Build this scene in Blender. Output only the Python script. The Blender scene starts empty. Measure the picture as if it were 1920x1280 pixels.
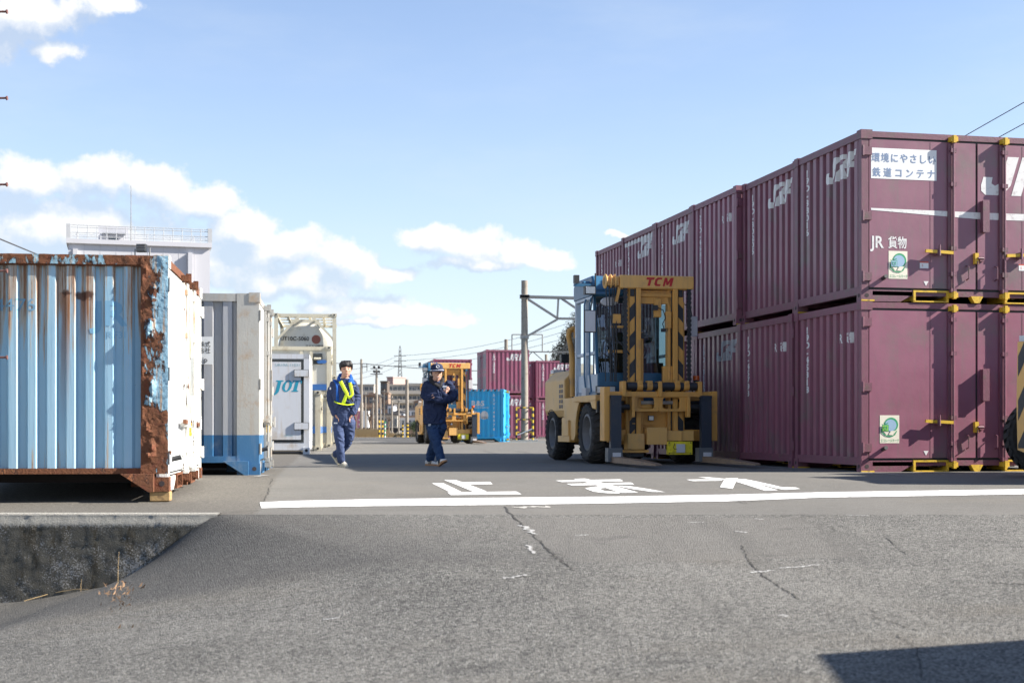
import bpy, bmesh, math, random
from mathutils import Vector, Matrix, noise
R = math.radians
random.seed(7)
# ------------------------------------------------------------------ camera
sc = bpy.context.scene
EYE = 0.64; FPX = 2667.0; CX = 960.0; HY = 803.0        # eye above the yard; focal length, centre and horizon in photo pixels
cam = bpy.data.cameras.new('camera'); co = bpy.data.objects.new('camera', cam); sc.collection.objects.link(co)
co.location = (0, 0, EYE); co.rotation_euler = (R(90), 0, 0)
cam.lens = 50; cam.sensor_width = 36; cam.shift_y = (HY-640)/1920; cam.clip_start = .1; cam.clip_end = 6000
cam.dof.use_dof = True; cam.dof.focus_distance = 22.5; cam.dof.aperture_fstop = 2.8
sc.camera = co
# ------------------------------------------------------------------ light
SUN_EL = R(33.9); SUN_AZ = R(93.0)                      # clockwise from +Y
sd = Vector((math.sin(SUN_AZ)*math.cos(SUN_EL), math.cos(SUN_AZ)*math.cos(SUN_EL), math.sin(SUN_EL)))
sl = bpy.data.lights.new('sun', 'SUN'); sl.energy = 5.0; sl.angle = R(.53); sl.color = (1, .935, .85)
so = bpy.data.objects.new('sun', sl); sc.collection.objects.link(so); so.location = (20, 0, 30)
so.rotation_euler = sd.to_track_quat('Z', 'Y').to_euler()
sc.view_settings.view_transform = 'Standard'; sc.view_settings.look = 'None'
sc.view_settings.exposure = 1.42; sc.view_settings.gamma = 1
sc.cycles.use_denoising = True
sc.cycles.max_bounces = 6; sc.cycles.transparent_max_bounces = 12
# ------------------------------------------------------------------ node helper
class NT:
    def __init__(s, tree): s.t = tree; s.n = tree.nodes; s.l = tree.links
    def node(s, typ, ins=None, **kw):
        n = s.n.new(typ)
        for k, v in kw.items(): setattr(n, k, v)
        for k, v in (ins or {}).items(): s.put(n.inputs[k], v)
        return n
    def put(s, sock, v):
        if isinstance(v, bpy.types.NodeSocket): s.l.new(v, sock)
        elif isinstance(v, bpy.types.Node): s.l.new(v.outputs[0], sock)
        else:
            if hasattr(sock, 'default_value'):
                if sock.type == 'RGBA' and len(v) == 3: v = (*v, 1)
                sock.default_value = v
    def math(s, op, a, b=0.0, c=0.0, clamp=False):
        return s.node('ShaderNodeMath', {0: a, 1: b, 2: c}, operation=op, use_clamp=clamp).outputs[0]
    def vm(s, op, a, b=None, c=None):
        n = s.node('ShaderNodeVectorMath', {0: a}, operation=op)
        if b is not None: s.put(n.inputs[1], b)
        if c is not None: s.put(n.inputs[2], c)
        return n.outputs['Value'] if op in ('LENGTH', 'DOT_PRODUCT', 'DISTANCE') else n.outputs[0]
    def mix(s, fac, a, b, blend='MIX'):
        n = s.node('ShaderNodeMix', data_type='RGBA', blend_type=blend, clamp_factor=True)
        s.put(n.inputs[0], fac); s.put(n.inputs[6], a); s.put(n.inputs[7], b); return n.outputs[2]
    def noise(s, vec, scale, detail=4, rough=.55, dist=0):
        return s.node('ShaderNodeTexNoise', {'Vector': vec, 'Scale': scale, 'Detail': detail, 'Roughness': rough, 'Distortion': dist}).outputs[0]
    def step(s, x, a, b):                               # smooth 0..1 between a and b
        n = s.node('ShaderNodeMapRange', {0: x, 1: a, 2: b, 3: 0.0, 4: 1.0}, interpolation_type='SMOOTHSTEP'); return n.outputs[0]
    def obj(s): return s.node('ShaderNodeTexCoord').outputs['Object']
    def scale(s, v, sc3): return s.vm('MULTIPLY', v, sc3)
    def bump(s, h, strength=.3, dist=.01): return s.node('ShaderNodeBump', {'Height': h, 'Strength': strength, 'Distance': dist}).outputs[0]
def newmat(name):
    m = bpy.data.materials.new(name); m.use_nodes = True; m.node_tree.nodes.clear(); return m, NT(m.node_tree)
def finish(n, col, rough=.6, metal=0., bump=None, spec=.5, **kw):
    ins = {'Base Color': col, 'Roughness': rough, 'Metallic': metal, 'Specular IOR Level': spec}; ins.update(kw)
    if bump is not None: ins['Normal'] = bump
    b = n.node('ShaderNodeBsdfPrincipled', ins); o = n.node('ShaderNodeOutputMaterial'); n.l.new(b.outputs[0], o.inputs[0])
def mat(name, c, rough=.5, metal=0., var=.12, vs=3., dirt=None, da=.35, ds=2.5, bs=0., bsc=30, spec=.5, grime=0., tint=False):
    """painted or plain surface: base colour with cloudy variation, dirt patches, vertical run marks, fine bump"""
    m, n = newmat(name); o = n.obj()
    col = n.mix(n.noise(o, vs, 5, .6), tuple(x*(1-var) for x in c), tuple(min(1, x*(1+var)) for x in c))
    if dirt:
        f = n.math('MULTIPLY', n.step(n.noise(o, ds, 8, .65), .5, .72), da); col = n.mix(f, col, dirt)
    if grime:
        st = n.noise(n.scale(o, (9, 9, .7)), 1.6, 6, .65)
        col = n.mix(n.math('MULTIPLY', n.step(st, .5, .75), grime), col, dirt or (.12, .09, .06))
    if tint:
        oi = n.node('ShaderNodeObjectInfo'); col = n.mix(1.0, col, oi.outputs['Color'], 'MULTIPLY')
    rg = n.math('MULTIPLY_ADD', n.noise(o, vs*2, 4), .25, rough-.12, clamp=True)
    bp = n.bump(n.noise(o, bsc, 6, .6), bs, .01) if bs else None
    finish(n, col, rg, metal, bp, spec); return m
# ------------------------------------------------------------------ mesh helper
def unit(v): v = Vector(v); return v.normalized() if v.length > 1e-9 else Vector((0, 0, 1))
def frame_of(t, hint=None):
    t = unit(t); h = Vector(hint) if hint is not None else (Vector((0, 0, 1)) if abs(t.z) < .95 else Vector((0, 1, 0)))
    a = h.cross(t)
    if a.length < 1e-4: a = Vector((1, 0, 0)).cross(t)
    a.normalize(); return a, t.cross(a)
class MB:
    def __init__(s): s.v = []; s.f = []; s.m = []
    def add(s, vs, fs, m=0):
        b = len(s.v); s.v += [tuple(v) for v in vs]; s.f += [tuple(i+b for i in f) for f in fs]; s.m += [m]*len(fs); return s
    def box(s, x0, x1, y0, y1, z0, z1, m=0, M=None):
        if x1 < x0: x0, x1 = x1, x0
        if y1 < y0: y0, y1 = y1, y0
        if z1 < z0: z0, z1 = z1, z0
        vs = [Vector((x, y, z)) for z in (z0, z1) for y in (y0, y1) for x in (x0, x1)]
        if M is not None: vs = [M @ v for v in vs]
        return s.add(vs, [(0, 2, 3, 1), (4, 5, 7, 6), (0, 1, 5, 4), (2, 6, 7, 3), (0, 4, 6, 2), (1, 3, 7, 5)], m)
    def beam(s, p0, p1, w, h, m=0, hint=None):
        p0 = Vector(p0); p1 = Vector(p1); a, b = frame_of(p1-p0, hint)
        vs = [p+a*sx*w/2+b*sy*h/2 for p in (p0, p1) for sx, sy in ((-1, -1), (1, -1), (1, 1), (-1, 1))]
        return s.add(vs, [(3, 2, 1, 0), (4, 5, 6, 7), (0, 1, 5, 4), (1, 2, 6, 5), (2, 3, 7, 6), (3, 0, 4, 7)], m)
    def loft(s, secs, n=12, m=0, cap=True):             # secs: (centre, axis a, axis b)
        vs = []; fs = []
        for c, a, b in secs:
            for i in range(n):
                t = 2*math.pi*i/n; vs.append(Vector(c)+Vector(a)*math.cos(t)+Vector(b)*math.sin(t))
        k = len(secs)
        for j in range(k-1):
            for i in range(n):
                i2 = (i+1) % n; fs.append((j*n+i, j*n+i2, (j+1)*n+i2, (j+1)*n+i))
        if cap: fs.append(tuple(range(n-1, -1, -1))); fs.append(tuple((k-1)*n+i for i in range(n)))
        return s.add(vs, fs, m)
    def tube(s, pts, r, n=8, m=0, hint=None, cap=True):
        pts = [Vector(p) for p in pts]; rs = r if isinstance(r, (list, tuple)) else [r]*len(pts); secs = []
        for i, p in enumerate(pts):
            t = pts[min(i+1, len(pts)-1)]-pts[max(i-1, 0)]
            if i == 0 or hint is not None: a, b = frame_of(t, hint)
            else:
                a = (a-unit(t)*a.dot(unit(t))).normalized(); b = unit(t).cross(a)
            ra, rb = rs[i] if isinstance(rs[i], (list, tuple)) else (rs[i], rs[i]); secs.append((p, a*ra, b*rb))
        return s.loft(secs, n, m, cap)
    def cyl(s, p0, p1, r, n=16, m=0, r2=None): return s.tube([p0, p1], [r, r if r2 is None else r2], n, m)
    def prism(s, poly, O, U, V, th, m=0):               # polygon in the plane O,U,V pushed th along U x V
        O = Vector(O); U = Vector(U); V = Vector(V); N = U.cross(V).normalized()*th; k = len(poly)
        lo = [O+U*a+V*b for a, b in poly]; vs = lo+[p+N for p in lo]
        fs = [tuple(range(k-1, -1, -1)), tuple(range(k, 2*k))]+[(i, (i+1) % k, k+(i+1) % k, k+i) for i in range(k)]
        return s.add(vs, fs, m)
    def ring(s, c, ax, prof, n=40, m=0):                # lathe: prof = [(along axis, radius)]
        c = Vector(c); ax = unit(ax); a, b = frame_of(ax); secs = [(c+ax*t, a*r, b*r) for t, r in prof]; return s.loft(secs, n, m, False)
    def build(s, name, mats, parent=None, smooth=False, ang=38, bevel=0, loc=None):
        me = bpy.data.meshes.new(name); me.from_pydata(s.v, [], s.f)
        for mt in (mats if isinstance(mats, (list, tuple)) else [mats]): me.materials.append(mt)
        me.polygons.foreach_set('material_index', s.m)
        bm = bmesh.new(); bm.from_mesh(me); bmesh.ops.recalc_face_normals(bm, faces=bm.faces); bm.to_mesh(me); bm.free()
        if smooth:
            me.polygons.foreach_set('use_smooth', [True]*len(me.polygons)); me.set_sharp_from_angle(angle=R(ang))
        me.update(); return link(name, me, parent, bevel, loc)
def link(name, me, parent=None, bevel=0, loc=None):
    o = bpy.data.objects.new(name, me); sc.collection.objects.link(o)
    if parent is not None: o.parent = parent
    if loc is not None: o.location = loc
    if bevel:
        b = o.modifiers.new('bevel', 'BEVEL'); b.width = bevel; b.segments = 1; b.limit_method = 'ANGLE'; b.angle_limit = R(40)
    return o
def thing(name, label, cat, loc=(0, 0, 0), rz=0., group=None):
    o = bpy.data.objects.new(name, None); sc.collection.objects.link(o); o.empty_display_size = .3
    o.location = loc; o.rotation_euler = (0, 0, rz); return tag(o, label, cat, group)
def tag(o, label, cat, group=None):
    o['label'] = label; o['category'] = cat
    if group: o['group'] = group
    return o
def struct(o, kind='structure'): o['kind'] = kind; return o
KIDS = {}
def kids(o): return [c for c in bpy.data.objects if c.parent == o]
def dup(root, label=None, loc=None, rz=None, group=None, skip=()):
    r = root.copy(); sc.collection.objects.link(r)
    if label: r['label'] = label
    if loc is not None: r.location = loc
    if rz is not None: r.rotation_euler = (0, 0, rz)
    if group: r['group'] = group
    for ch in kids(root):
        if ch.name.split('.')[0] in skip: continue
        c = ch.copy(); sc.collection.objects.link(c); c.parent = r
        for g in kids(ch):
            d = g.copy(); sc.collection.objects.link(d); d.parent = c
    return r
# ---------------------------------------------------------------- flat lettering
TC = {}
def text2d(s, size=1., bold=0., shear=0., align='LEFT', sx=1., res=3):
    key = (s, bold, shear, align, res)
    if key not in TC:
        cu = bpy.data.curves.new('lettering', 'FONT'); cu.body = s; cu.offset = bold; cu.shear = shear; cu.align_x = align
        cu.align_y = 'CENTER'; cu.resolution_u = res; cu.fill_mode = 'FRONT'; cu.size = 1
        o = bpy.data.objects.new('lettering', cu); sc.collection.objects.link(o)
        me = bpy.data.meshes.new_from_object(o.evaluated_get(bpy.context.evaluated_depsgraph_get()))
        TC[key] = ([(v.co.x, v.co.y) for v in me.vertices], [tuple(p.vertices) for p in me.polygons])
        bpy.data.objects.remove(o); bpy.data.curves.remove(cu); bpy.data.meshes.remove(me)
    v, f = TC[key]; return [(a*size*sx, b*size) for a, b in v], f
class Deco:
    """flat paint or stickers: 2-D shapes cut at the panel's folds and laid a few mm proud of it"""
    def __init__(s): s.items = []
    def poly(s, pts, m=0, lay=0): s.items.append((list(pts), [tuple(range(len(pts)))], m, lay)); return s
    def rect(s, u0, u1, v0, v1, m=0, lay=0): return s.poly([(u0, v0), (u1, v0), (u1, v1), (u0, v1)], m, lay)
    def ell(s, u, v, a, b, m=0, lay=0, n=24): return s.poly([(u+a*math.cos(2*math.pi*i/n), v+b*math.sin(2*math.pi*i/n)) for i in range(n)], m, lay)
    def line(s, pts, w, m=0, lay=0):
        for (a, b), (c, d) in zip(pts, pts[1:]):
            L = math.hypot(c-a, d-b) or 1; nx, ny = -(d-b)/L*w/2, (c-a)/L*w/2
            s.poly([(a+nx, b+ny), (a-nx, b-ny), (c-nx, d-ny), (c+nx, d+ny)], m, lay)
        return s
    def text(s, t, u, v, size, m=0, lay=0, **kw):
        vs, fs = text2d(t, size, **kw); s.items.append(([(a+u, b+v) for a, b in vs], fs, m, lay)); return s
    def vtext(s, t, u, v, size, step, m=0, lay=0, **kw):
        for i, ch in enumerate(t): s.text(ch, u, v-i*step, size, m, lay, align='CENTER', **kw)
        return s
    def build(s, name, mats, parent, fn, knots=(), eps=.003):
        bm = bmesh.new()
        for vs, fs, m, lay in s.items:
            b = [bm.verts.new((x, y, lay)) for x, y in vs]
            for f in fs:
                try: q = bm.faces.new([b[i] for i in f]); q.material_index = m
                except ValueError: pass
        for k in knots:
            bmesh.ops.bisect_plane(bm, geom=bm.verts[:]+bm.edges[:]+bm.faces[:], plane_co=(k, 0, 0), plane_no=(1, 0, 0))
        bmesh.ops.triangulate(bm, faces=bm.faces[:])
        for v in bm.verts: v.co = fn(v.co.x, v.co.y, eps+.0025*v.co.z)
        me = bpy.data.meshes.new(name)
        bm.to_mesh(me); bm.free()
        for mt in mats: me.materials.append(mt)
        return link(name, me, parent)
def tcm(d, u, v, h, sh=.28):
    T = [(0, 1), (.98, 1), (.98, .74), (.66, .74), (.66, 0), (.34, 0), (.34, .74), (0, .74)]
    C = [(1.92, 1), (1.35, 1), (1.12, .8), (1.12, .2), (1.35, 0), (1.92, 0), (1.92, .22), (1.52, .22), (1.42, .33), (1.42, .67), (1.52, .78), (1.92, .78)]
    Mm = [(2.22, 0), (2.22, 1), (2.52, 1), (2.74, .52), (2.96, 1), (3.33, 1), (3.33, 0), (3.03, 0), (3.03, .55), (2.84, .12), (2.64, .12), (2.48, .55), (2.48, 0)]
    for p in (T, C, Mm): d.poly([(u+(a-1.66+sh*(b-.5))*h, v+(b-.5)*h) for a, b in p])
def jrf(d, u, v, h, m=0, lay=0, sh=.32):
    J = [(0, .46), (.26, .46), (.28, .3), (.40, .24), (.52, .32), (.52, 1), (.84, 1), (.84, .26), (.72, .06), (.55, 0), (.2, 0), (.05, .1), (0, .25)]
    R_ = ([(.94, 0), (.94, 1), (1.22, 1), (1.22, 0)], [(1.22, .80), (1.22, 1), (1.62, 1), (1.74, .90), (1.62, .80)], [(1.50, .80), (1.62, .80), (1.74, .90), (1.78, .62), (1.66, .46), (1.50, .60)], [(1.22, .42), (1.22, .60), (1.50, .60), (1.66, .46), (1.60, .42)], [(1.34, .42), (1.60, .42), (1.78, 0), (1.48, 0)])
    F = [(1.90, 0), (1.90, 1), (2.62, 1), (2.62, .76), (2.20, .76), (2.20, .60), (2.54, .60), (2.54, .36), (2.20, .36), (2.20, 0)]
    for p in (J, F)+R_: d.poly([(u+(a+sh*b)*h, v+b*h) for a, b in p], m, lay)
# ---------------------------------------------------------------- terrain
EDGE = 13.25
def sst(t): t = max(0., min(1., t)); return t*t*(3-2*t)
def gz(x, y):
    if y >= EDGE: return -.16*sst((19.2-y)/5.2)
    s = EDGE-y
    zr = -.16-.078*s if s < 7 else -.16-.546-.25*(1-math.exp(-(s-7)*.078/.25))
    zl = min(-.81-.17*sst((-3.5-x)/1.3)-.03*min(s, 4), zr-.02)
    t = max(0., min(1., (-2.75+.75*s-x)/(.95+1.0*s))); t = .6*t+.4*sst(t)
    return zr+(zl-zr)*t
def G(px, py, lift=.004):
    """the spot on the ground that the photo shows at px, py"""
    lo, hi = 2., 400.
    for _ in range(60):
        d = (lo+hi)/2; x = (px-CX)/FPX*d
        if EYE-gz(x, d) < (py-HY)*d/FPX: hi = d
        else: lo = d
    x = (px-CX)/FPX*hi
    if abs(hi-EDGE) < 2e-3 and gz(x, EDGE-.01) < -.2: hi = EDGE-.06
    return Vector((x, hi, gz(x, hi)+lift))
def A(px, py, d): return Vector(((px-CX)/FPX*d, d, EYE+(HY-py)/FPX*d))
# ================================================================== sky
w = bpy.data.worlds.new('World'); sc.world = w; w.use_nodes = True; w.node_tree.nodes.clear(); n = NT(w.node_tree)
sky = n.node('ShaderNodeTexSky', sky_type='NISHITA', sun_disc=False, sun_elevation=SUN_EL, sun_rotation=SUN_AZ, air_density=1.0, dust_density=.1, ozone_density=2.0, altitude=50)
def cloud_group():
    g = bpy.data.node_groups.new('cloud_density', 'ShaderNodeTree')
    g.interface.new_socket('P', in_out='INPUT', socket_type='NodeSocketVector'); g.interface.new_socket('D', in_out='OUTPUT', socket_type='NodeSocketFloat')
    q = NT(g); gi = q.node('NodeGroupInput'); go = q.node('NodeGroupOutput'); p = gi.outputs[0]
    wob = q.node('ShaderNodeTexNoise', {'Vector': p, 'Scale': 26., 'Detail': 6., 'Roughness': .6}).outputs['Color']
    pw = q.vm('MULTIPLY_ADD', q.vm('SUBTRACT', wob, (.5, .5, .5)), (.03, .022, 0), p)
    B = [(-90, 345, 150, 48), (60, 335, 110, 48), (190, 330, 90, 46), (290, 352, 110, 42), (380, 380, 90, 42), (455, 425, 95, 46), (550, 462, 95, 44), (640, 490, 90, 36), (730, 508, 70, 20), (100, 430, 280, 80), (330, 480, 240, 80), (540, 520, 200, 50), (-200, 430, 220, 90),
         (815, 445, 75, 32), (890, 458, 80, 36), (965, 476, 70, 28), (1040, 484, 48, 22), (900, 490, 130, 16),
         (600, 578, 60, 18), (700, 570, 100, 26), (790, 588, 90, 24), (850, 602, 50, 12), (720, 600, 180, 14),
         (40, 25, 160, 52), (215, 5, 75, 26), (108, 92, 58, 22), (-60, 60, 150, 50), (1155, 438, 28, 8), (1290, 520, 90, 16), (-260, 60, 200, 60), (2250, 420, 200, 60), (2450, 470, 260, 70), (2700, 380, 200, 70), (-700, 470, 260, 80), (-950, 400, 240, 90)]
    acc = None
    for x, y, a, b in B:
        az = math.atan((x-CX)/FPX); el = math.atan((HY-y)/FPX*math.cos(az)); ra, rb = a/FPX*1.16, b/FPX*1.2
        dv = q.vm('MULTIPLY_ADD', pw, (1/ra, 1/rb, 0), (-az/ra, -el/rb, 0))
        v = q.math('SUBTRACT', 1.0, q.vm('LENGTH', dv))
        acc = v if acc is None else q.node('ShaderNodeMath', {0: acc, 1: v, 2: .25}, operation='SMOOTH_MAX').outputs[0]
    f = q.noise(p, 48., 6, .58)
    q.put(go.inputs[0], q.math('MULTIPLY_ADD', q.math('SUBTRACT', f, .5), 1.25, q.math('SUBTRACT', acc, .20))); return g
cg = cloud_group()
tc = n.node('ShaderNodeTexCoord'); sp = n.node('ShaderNodeSeparateXYZ', {0: tc.outputs['Generated']})
az = n.math('ARCTAN2', sp.outputs[0], sp.outputs[1]); el = n.math('ARCSINE', sp.outputs[2])
P = n.node('ShaderNodeCombineXYZ', {0: az, 1: el, 2: 0.0}).outputs[0]
def cd(off):
    k = n.node('ShaderNodeGroup'); k.node_tree = cg; n.put(k.inputs[0], n.vm('ADD', P, off) if off else P); return k.outputs[0]
d0 = cd(None); d1 = cd((.010, .016, 0))
alpha = n.step(d0, -.04, .30)
lit = n.math('MULTIPLY_ADD', n.math('SUBTRACT', d0, d1), 1.7, .34, clamp=True)
ccol = n.mix(lit, (3.25, 3.75, 4.5), (5.6, 5.65, 5.7))
hz = n.math('POWER', n.math('SUBTRACT', 1.0, n.math('ABSOLUTE', sp.outputs[2])), 8.0)
base = n.mix(n.math('MULTIPLY', hz, .88), n.mix(1.0, sky.outputs[0], (1.2, 1.1, 1.12), 'MULTIPLY'), (3.7, 4.3, 5.15))
veil = n.math('MULTIPLY', n.step(n.noise(n.vm('MULTIPLY', P, (1, 3.2, 1)), 3.2, 7, .6), .42, .8), .3)
base = n.mix(veil, base, (4.2, 4.7, 5.3))
colr = n.mix(n.math('MULTIPLY', alpha, n.math('MULTIPLY_ADD', lit, .33, .60)), base, ccol)
bg = n.node('ShaderNodeBackground', {'Color': colr, 'Strength': .071}); wo = n.node('ShaderNodeOutputWorld'); n.l.new(bg.outputs[0], wo.inputs[0])
w.cycles.sampling_method = 'MANUAL'; w.cycles.sample_map_resolution = 256
# ================================================================== ground materials
def asphalt(name, c0, c1, stone=75, front=False):
    m, n = newmat(name); o = n.obj(); sx = n.node('ShaderNodeSeparateXYZ', {0: o}); X, Y = sx.outputs[0], sx.outputs[1]
    vo = n.node('ShaderNodeTexVoronoi', {'Vector': o, 'Scale': float(stone)}); rnd = n.node('ShaderNodeSeparateColor', {0: vo.outputs['Color']}).outputs[0]
    fine = n.noise(o, 160, 3, .7); big = n.noise(o, .55, 6, .6); mid = n.noise(o, 4.5, 6, .65)
    v = n.math('MULTIPLY_ADD', n.math('SUBTRACT', rnd, .5), 1.25 if front else .34, .5)
    v = n.math('ADD', v, n.math('MULTIPLY', n.math('SUBTRACT', fine, .5), .7))
    v = n.math('ADD', v, n.math('MULTIPLY', n.math('SUBTRACT', mid, .5), .55))
    v = n.math('ADD', v, n.math('MULTIPLY', n.math('SUBTRACT', big, .5), .9), clamp=True)
    col = n.mix(v, c0, c1)
    # pale stone chips
    col = n.mix(n.math('MULTIPLY', n.step(rnd, .93, .97), .5 if front else .25), col, (.32, .32, .29))
    # brownish dust where traffic does not scrub, oil stains
    col = n.mix(n.math('MULTIPLY', n.step(n.noise(n.vm('MULTIPLY', o, (.5, 1.6, 1)), .8, 5, .6), .5, .75), .35), col, tuple((a+b)*.62 for a, b in zip(c0, (.16, .135, .10))))
    if front:                                           # smoother repair patch let into the ramp
        inx = n.math('MULTIPLY', n.step(n.math('ADD', X, n.math('MULTIPLY', n.math('SUBTRACT', Y, 12.0), .32)), .05, .08), n.math('SUBTRACT', 1.0, n.step(n.math('ADD', X, n.math('MULTIPLY', mid, .8)), 2.9, 3.3)))
        iny = n.math('MULTIPLY', n.step(n.math('ADD', Y, n.math('MULTIPLY', X, -.12)), 10.55, 10.62), n.math('SUBTRACT', 1.0, n.step(Y, 13.0, 13.05)))
        col = n.mix(n.math('MULTIPLY', n.math('MULTIPLY', inx, iny), .62), col, (.15, .142, .127))
        oil = n.noise(n.vm('MULTIPLY', o, (1.0, 1.4, 1)), 1.7, 7, .7); col = n.mix(n.math('MULTIPLY', n.step(oil, .60, .70), .38), col, (.05, .048, .045))
        trk = n.noise(n.vm('MULTIPLY', o, (2.6, .22, 1)), 1.0, 5, .6); col = n.mix(n.math('MULTIPLY', n.step(trk, .54, .66), .22), col, (.068, .066, .06))
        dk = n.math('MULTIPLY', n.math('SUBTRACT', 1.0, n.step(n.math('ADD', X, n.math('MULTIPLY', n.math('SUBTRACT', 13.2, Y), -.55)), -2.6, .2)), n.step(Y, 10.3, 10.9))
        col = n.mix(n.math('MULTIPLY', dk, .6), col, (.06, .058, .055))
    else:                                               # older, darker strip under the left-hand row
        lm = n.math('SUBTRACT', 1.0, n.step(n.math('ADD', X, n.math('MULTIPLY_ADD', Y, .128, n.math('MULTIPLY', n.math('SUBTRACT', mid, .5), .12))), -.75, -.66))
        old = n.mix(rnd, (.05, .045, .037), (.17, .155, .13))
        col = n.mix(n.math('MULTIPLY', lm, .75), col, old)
    bp = n.bump(n.math('ADD', n.math('MULTIPLY', vo.outputs['Distance'], -1.2 if front else -.5), n.math('MULTIPLY', fine, .6)), .85 if front else .5, .008)
    finish(n, col, .92, 0, bp, .25); return m
M = {}
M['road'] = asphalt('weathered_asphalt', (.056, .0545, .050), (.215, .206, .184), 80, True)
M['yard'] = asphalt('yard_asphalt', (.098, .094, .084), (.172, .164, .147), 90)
M['dirt'] = mat('dirt', (.20, .165, .115), .95, vs=.3, var=.35, dirt=(.10, .10, .05), da=.6, ds=.15)
M['conc'] = mat('concrete', (.42, .40, .36), .9, vs=2, dirt=(.18, .16, .13), da=.6, ds=4, bs=.5, bsc=60)
# mossy retaining wall
m, n = newmat('mossy_concrete'); o = n.obj(); sx = n.node('ShaderNodeSeparateXYZ', {0: o}); Z = sx.outputs[2]
b1 = n.noise(n.vm('MULTIPLY', o, (1, 1, .8)), 17, 10, .75); b2 = n.noise(o, 60, 6, .75); b3 = n.noise(n.vm('MULTIPLY', o, (6, 1, 1.1)), 1.3, 9, .7)
col = n.mix(b1, (.04, .038, .03), (.21, .198, .165))
col = n.mix(n.math('MULTIPLY', n.step(b3, .50, .62), .7), col, (.055, .042, .022))
lic = n.math('ADD', n.math('MULTIPLY', n.noise(o, 2.2, 4, .6), .5), n.math('MULTIPLY', b2, .7))
col = n.mix(n.step(lic, .625, .70), col, (.40, .39, .37))
top = n.step(n.math('MULTIPLY_ADD', n.math('SUBTRACT', b2, .5), .14, Z), -.285, -.245)
col = n.mix(top, col, n.mix(b2, (.22, .21, .18), (.60, .58, .52)))
finish(n, col, .95, 0, n.bump(n.math('ADD', n.math('MULTIPLY', b1, 1.), b2), 1.0, .03), .2); M['moss'] = m
M['white_paint'] = mat('road_paint', (.74, .73, .70), .8, var=.08, vs=12, dirt=(.22, .21, .19), da=.85, ds=17, bs=.3, bsc=120)
M['worn_paint'] = mat('worn_road_paint', (.36, .355, .335), .85, var=.2, vs=20, dirt=(.22, .21, .2), da=.9, ds=14)
M['crack'] = mat('crack', (.035, .032, .028), 1., var=.4, vs=30)
# ================================================================== ground
def frange(a, b, k): return [a+(b-a)*i/k for i in range(k+1)]
def sheet(name, xs, ys, mt, fz=gz):
    vs = [(x, y, fz(x, y)) for y in ys for x in xs]; W = len(xs)
    fs = [(j*W+i, j*W+i+1, (j+1)*W+i+1, (j+1)*W+i) for j in range(len(ys)-1) for i in range(W-1)]
    me = bpy.data.meshes.new(name); me.from_pydata(vs, [], fs); me.materials.append(mt)
    me.polygons.foreach_set('use_smooth', [True]*len(fs)); me.update(); return struct(link(name, me))
xs = [-60, -30, -15]+frange(-9, 8, 170)+[12, 20, 40, 60]
sheet('approach_road', xs, [-30, -12, -4, 0, 2, 4]+frange(5, EDGE-1e-4, 110), M['road'], lambda x, y: gz(x, min(y, EDGE-1e-4)))
sheet('yard', xs, frange(EDGE, 18.45, 26)+[19.4, 22, 30, 45, 70, 104], M['yard'])
M['far_ground'] = M['dirt']
sheet('ground', [-3000, -300, -60, 0, 60, 300, 3000], [-400, -30, 20, 104, 200, 400, 900, 4500], M['dirt'], lambda x, y: -2.6 if y < 90 else -.05)
# retaining wall: coping and rough face, sinking into the ramp at its right end
wb = MB(); nx, nz = 190, 34
for j in range(nz+1):
    for i in range(nx+1):
        x = -9.5+(9.5-2.74)*i/nx; z = -1.25+(1.25-.165)*j/nz
        dpt = noise.fractal(Vector((x*14, z*14, 3)), 1., 2.1, 5)*.004+(noise.noise(Vector((x*40, z*40, 1)))*.004)
        wb.v.append((x, EDGE-.03+dpt-(0 if j < nz-1 else -.012), z))
for j in range(nz):
    for i in range(nx):
        a = j*(nx+1)+i; wb.f.append((a, a+1, a+nx+2, a+nx+1)); wb.m.append(0)
wb.box(-60, -9.5, EDGE-.03, EDGE+.25, -1.4, -.16)
b0 = len(wb.v)
for i in range(nx+1):
    x = -9.5+(9.5-2.74)*i/nx; wb.v.append(wb.v[nz*(nx+1)+i]); wb.v.append((x, EDGE+.10, -.152+noise.noise(Vector((x*9, 0, 0)))*.004)); wb.v.append((x, EDGE+.27, -.158))
for i in range(nx):
    for k in (0, 1): a = b0+i*3+k; wb.f.append((a, a+1, a+4, a+3)); wb.m.append(0)
tag(wb.build('retaining_wall', M['moss'], smooth=True, ang=60), 'dark mossy concrete retaining wall with pale worn top edge below the blue container', 'wall')
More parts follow.
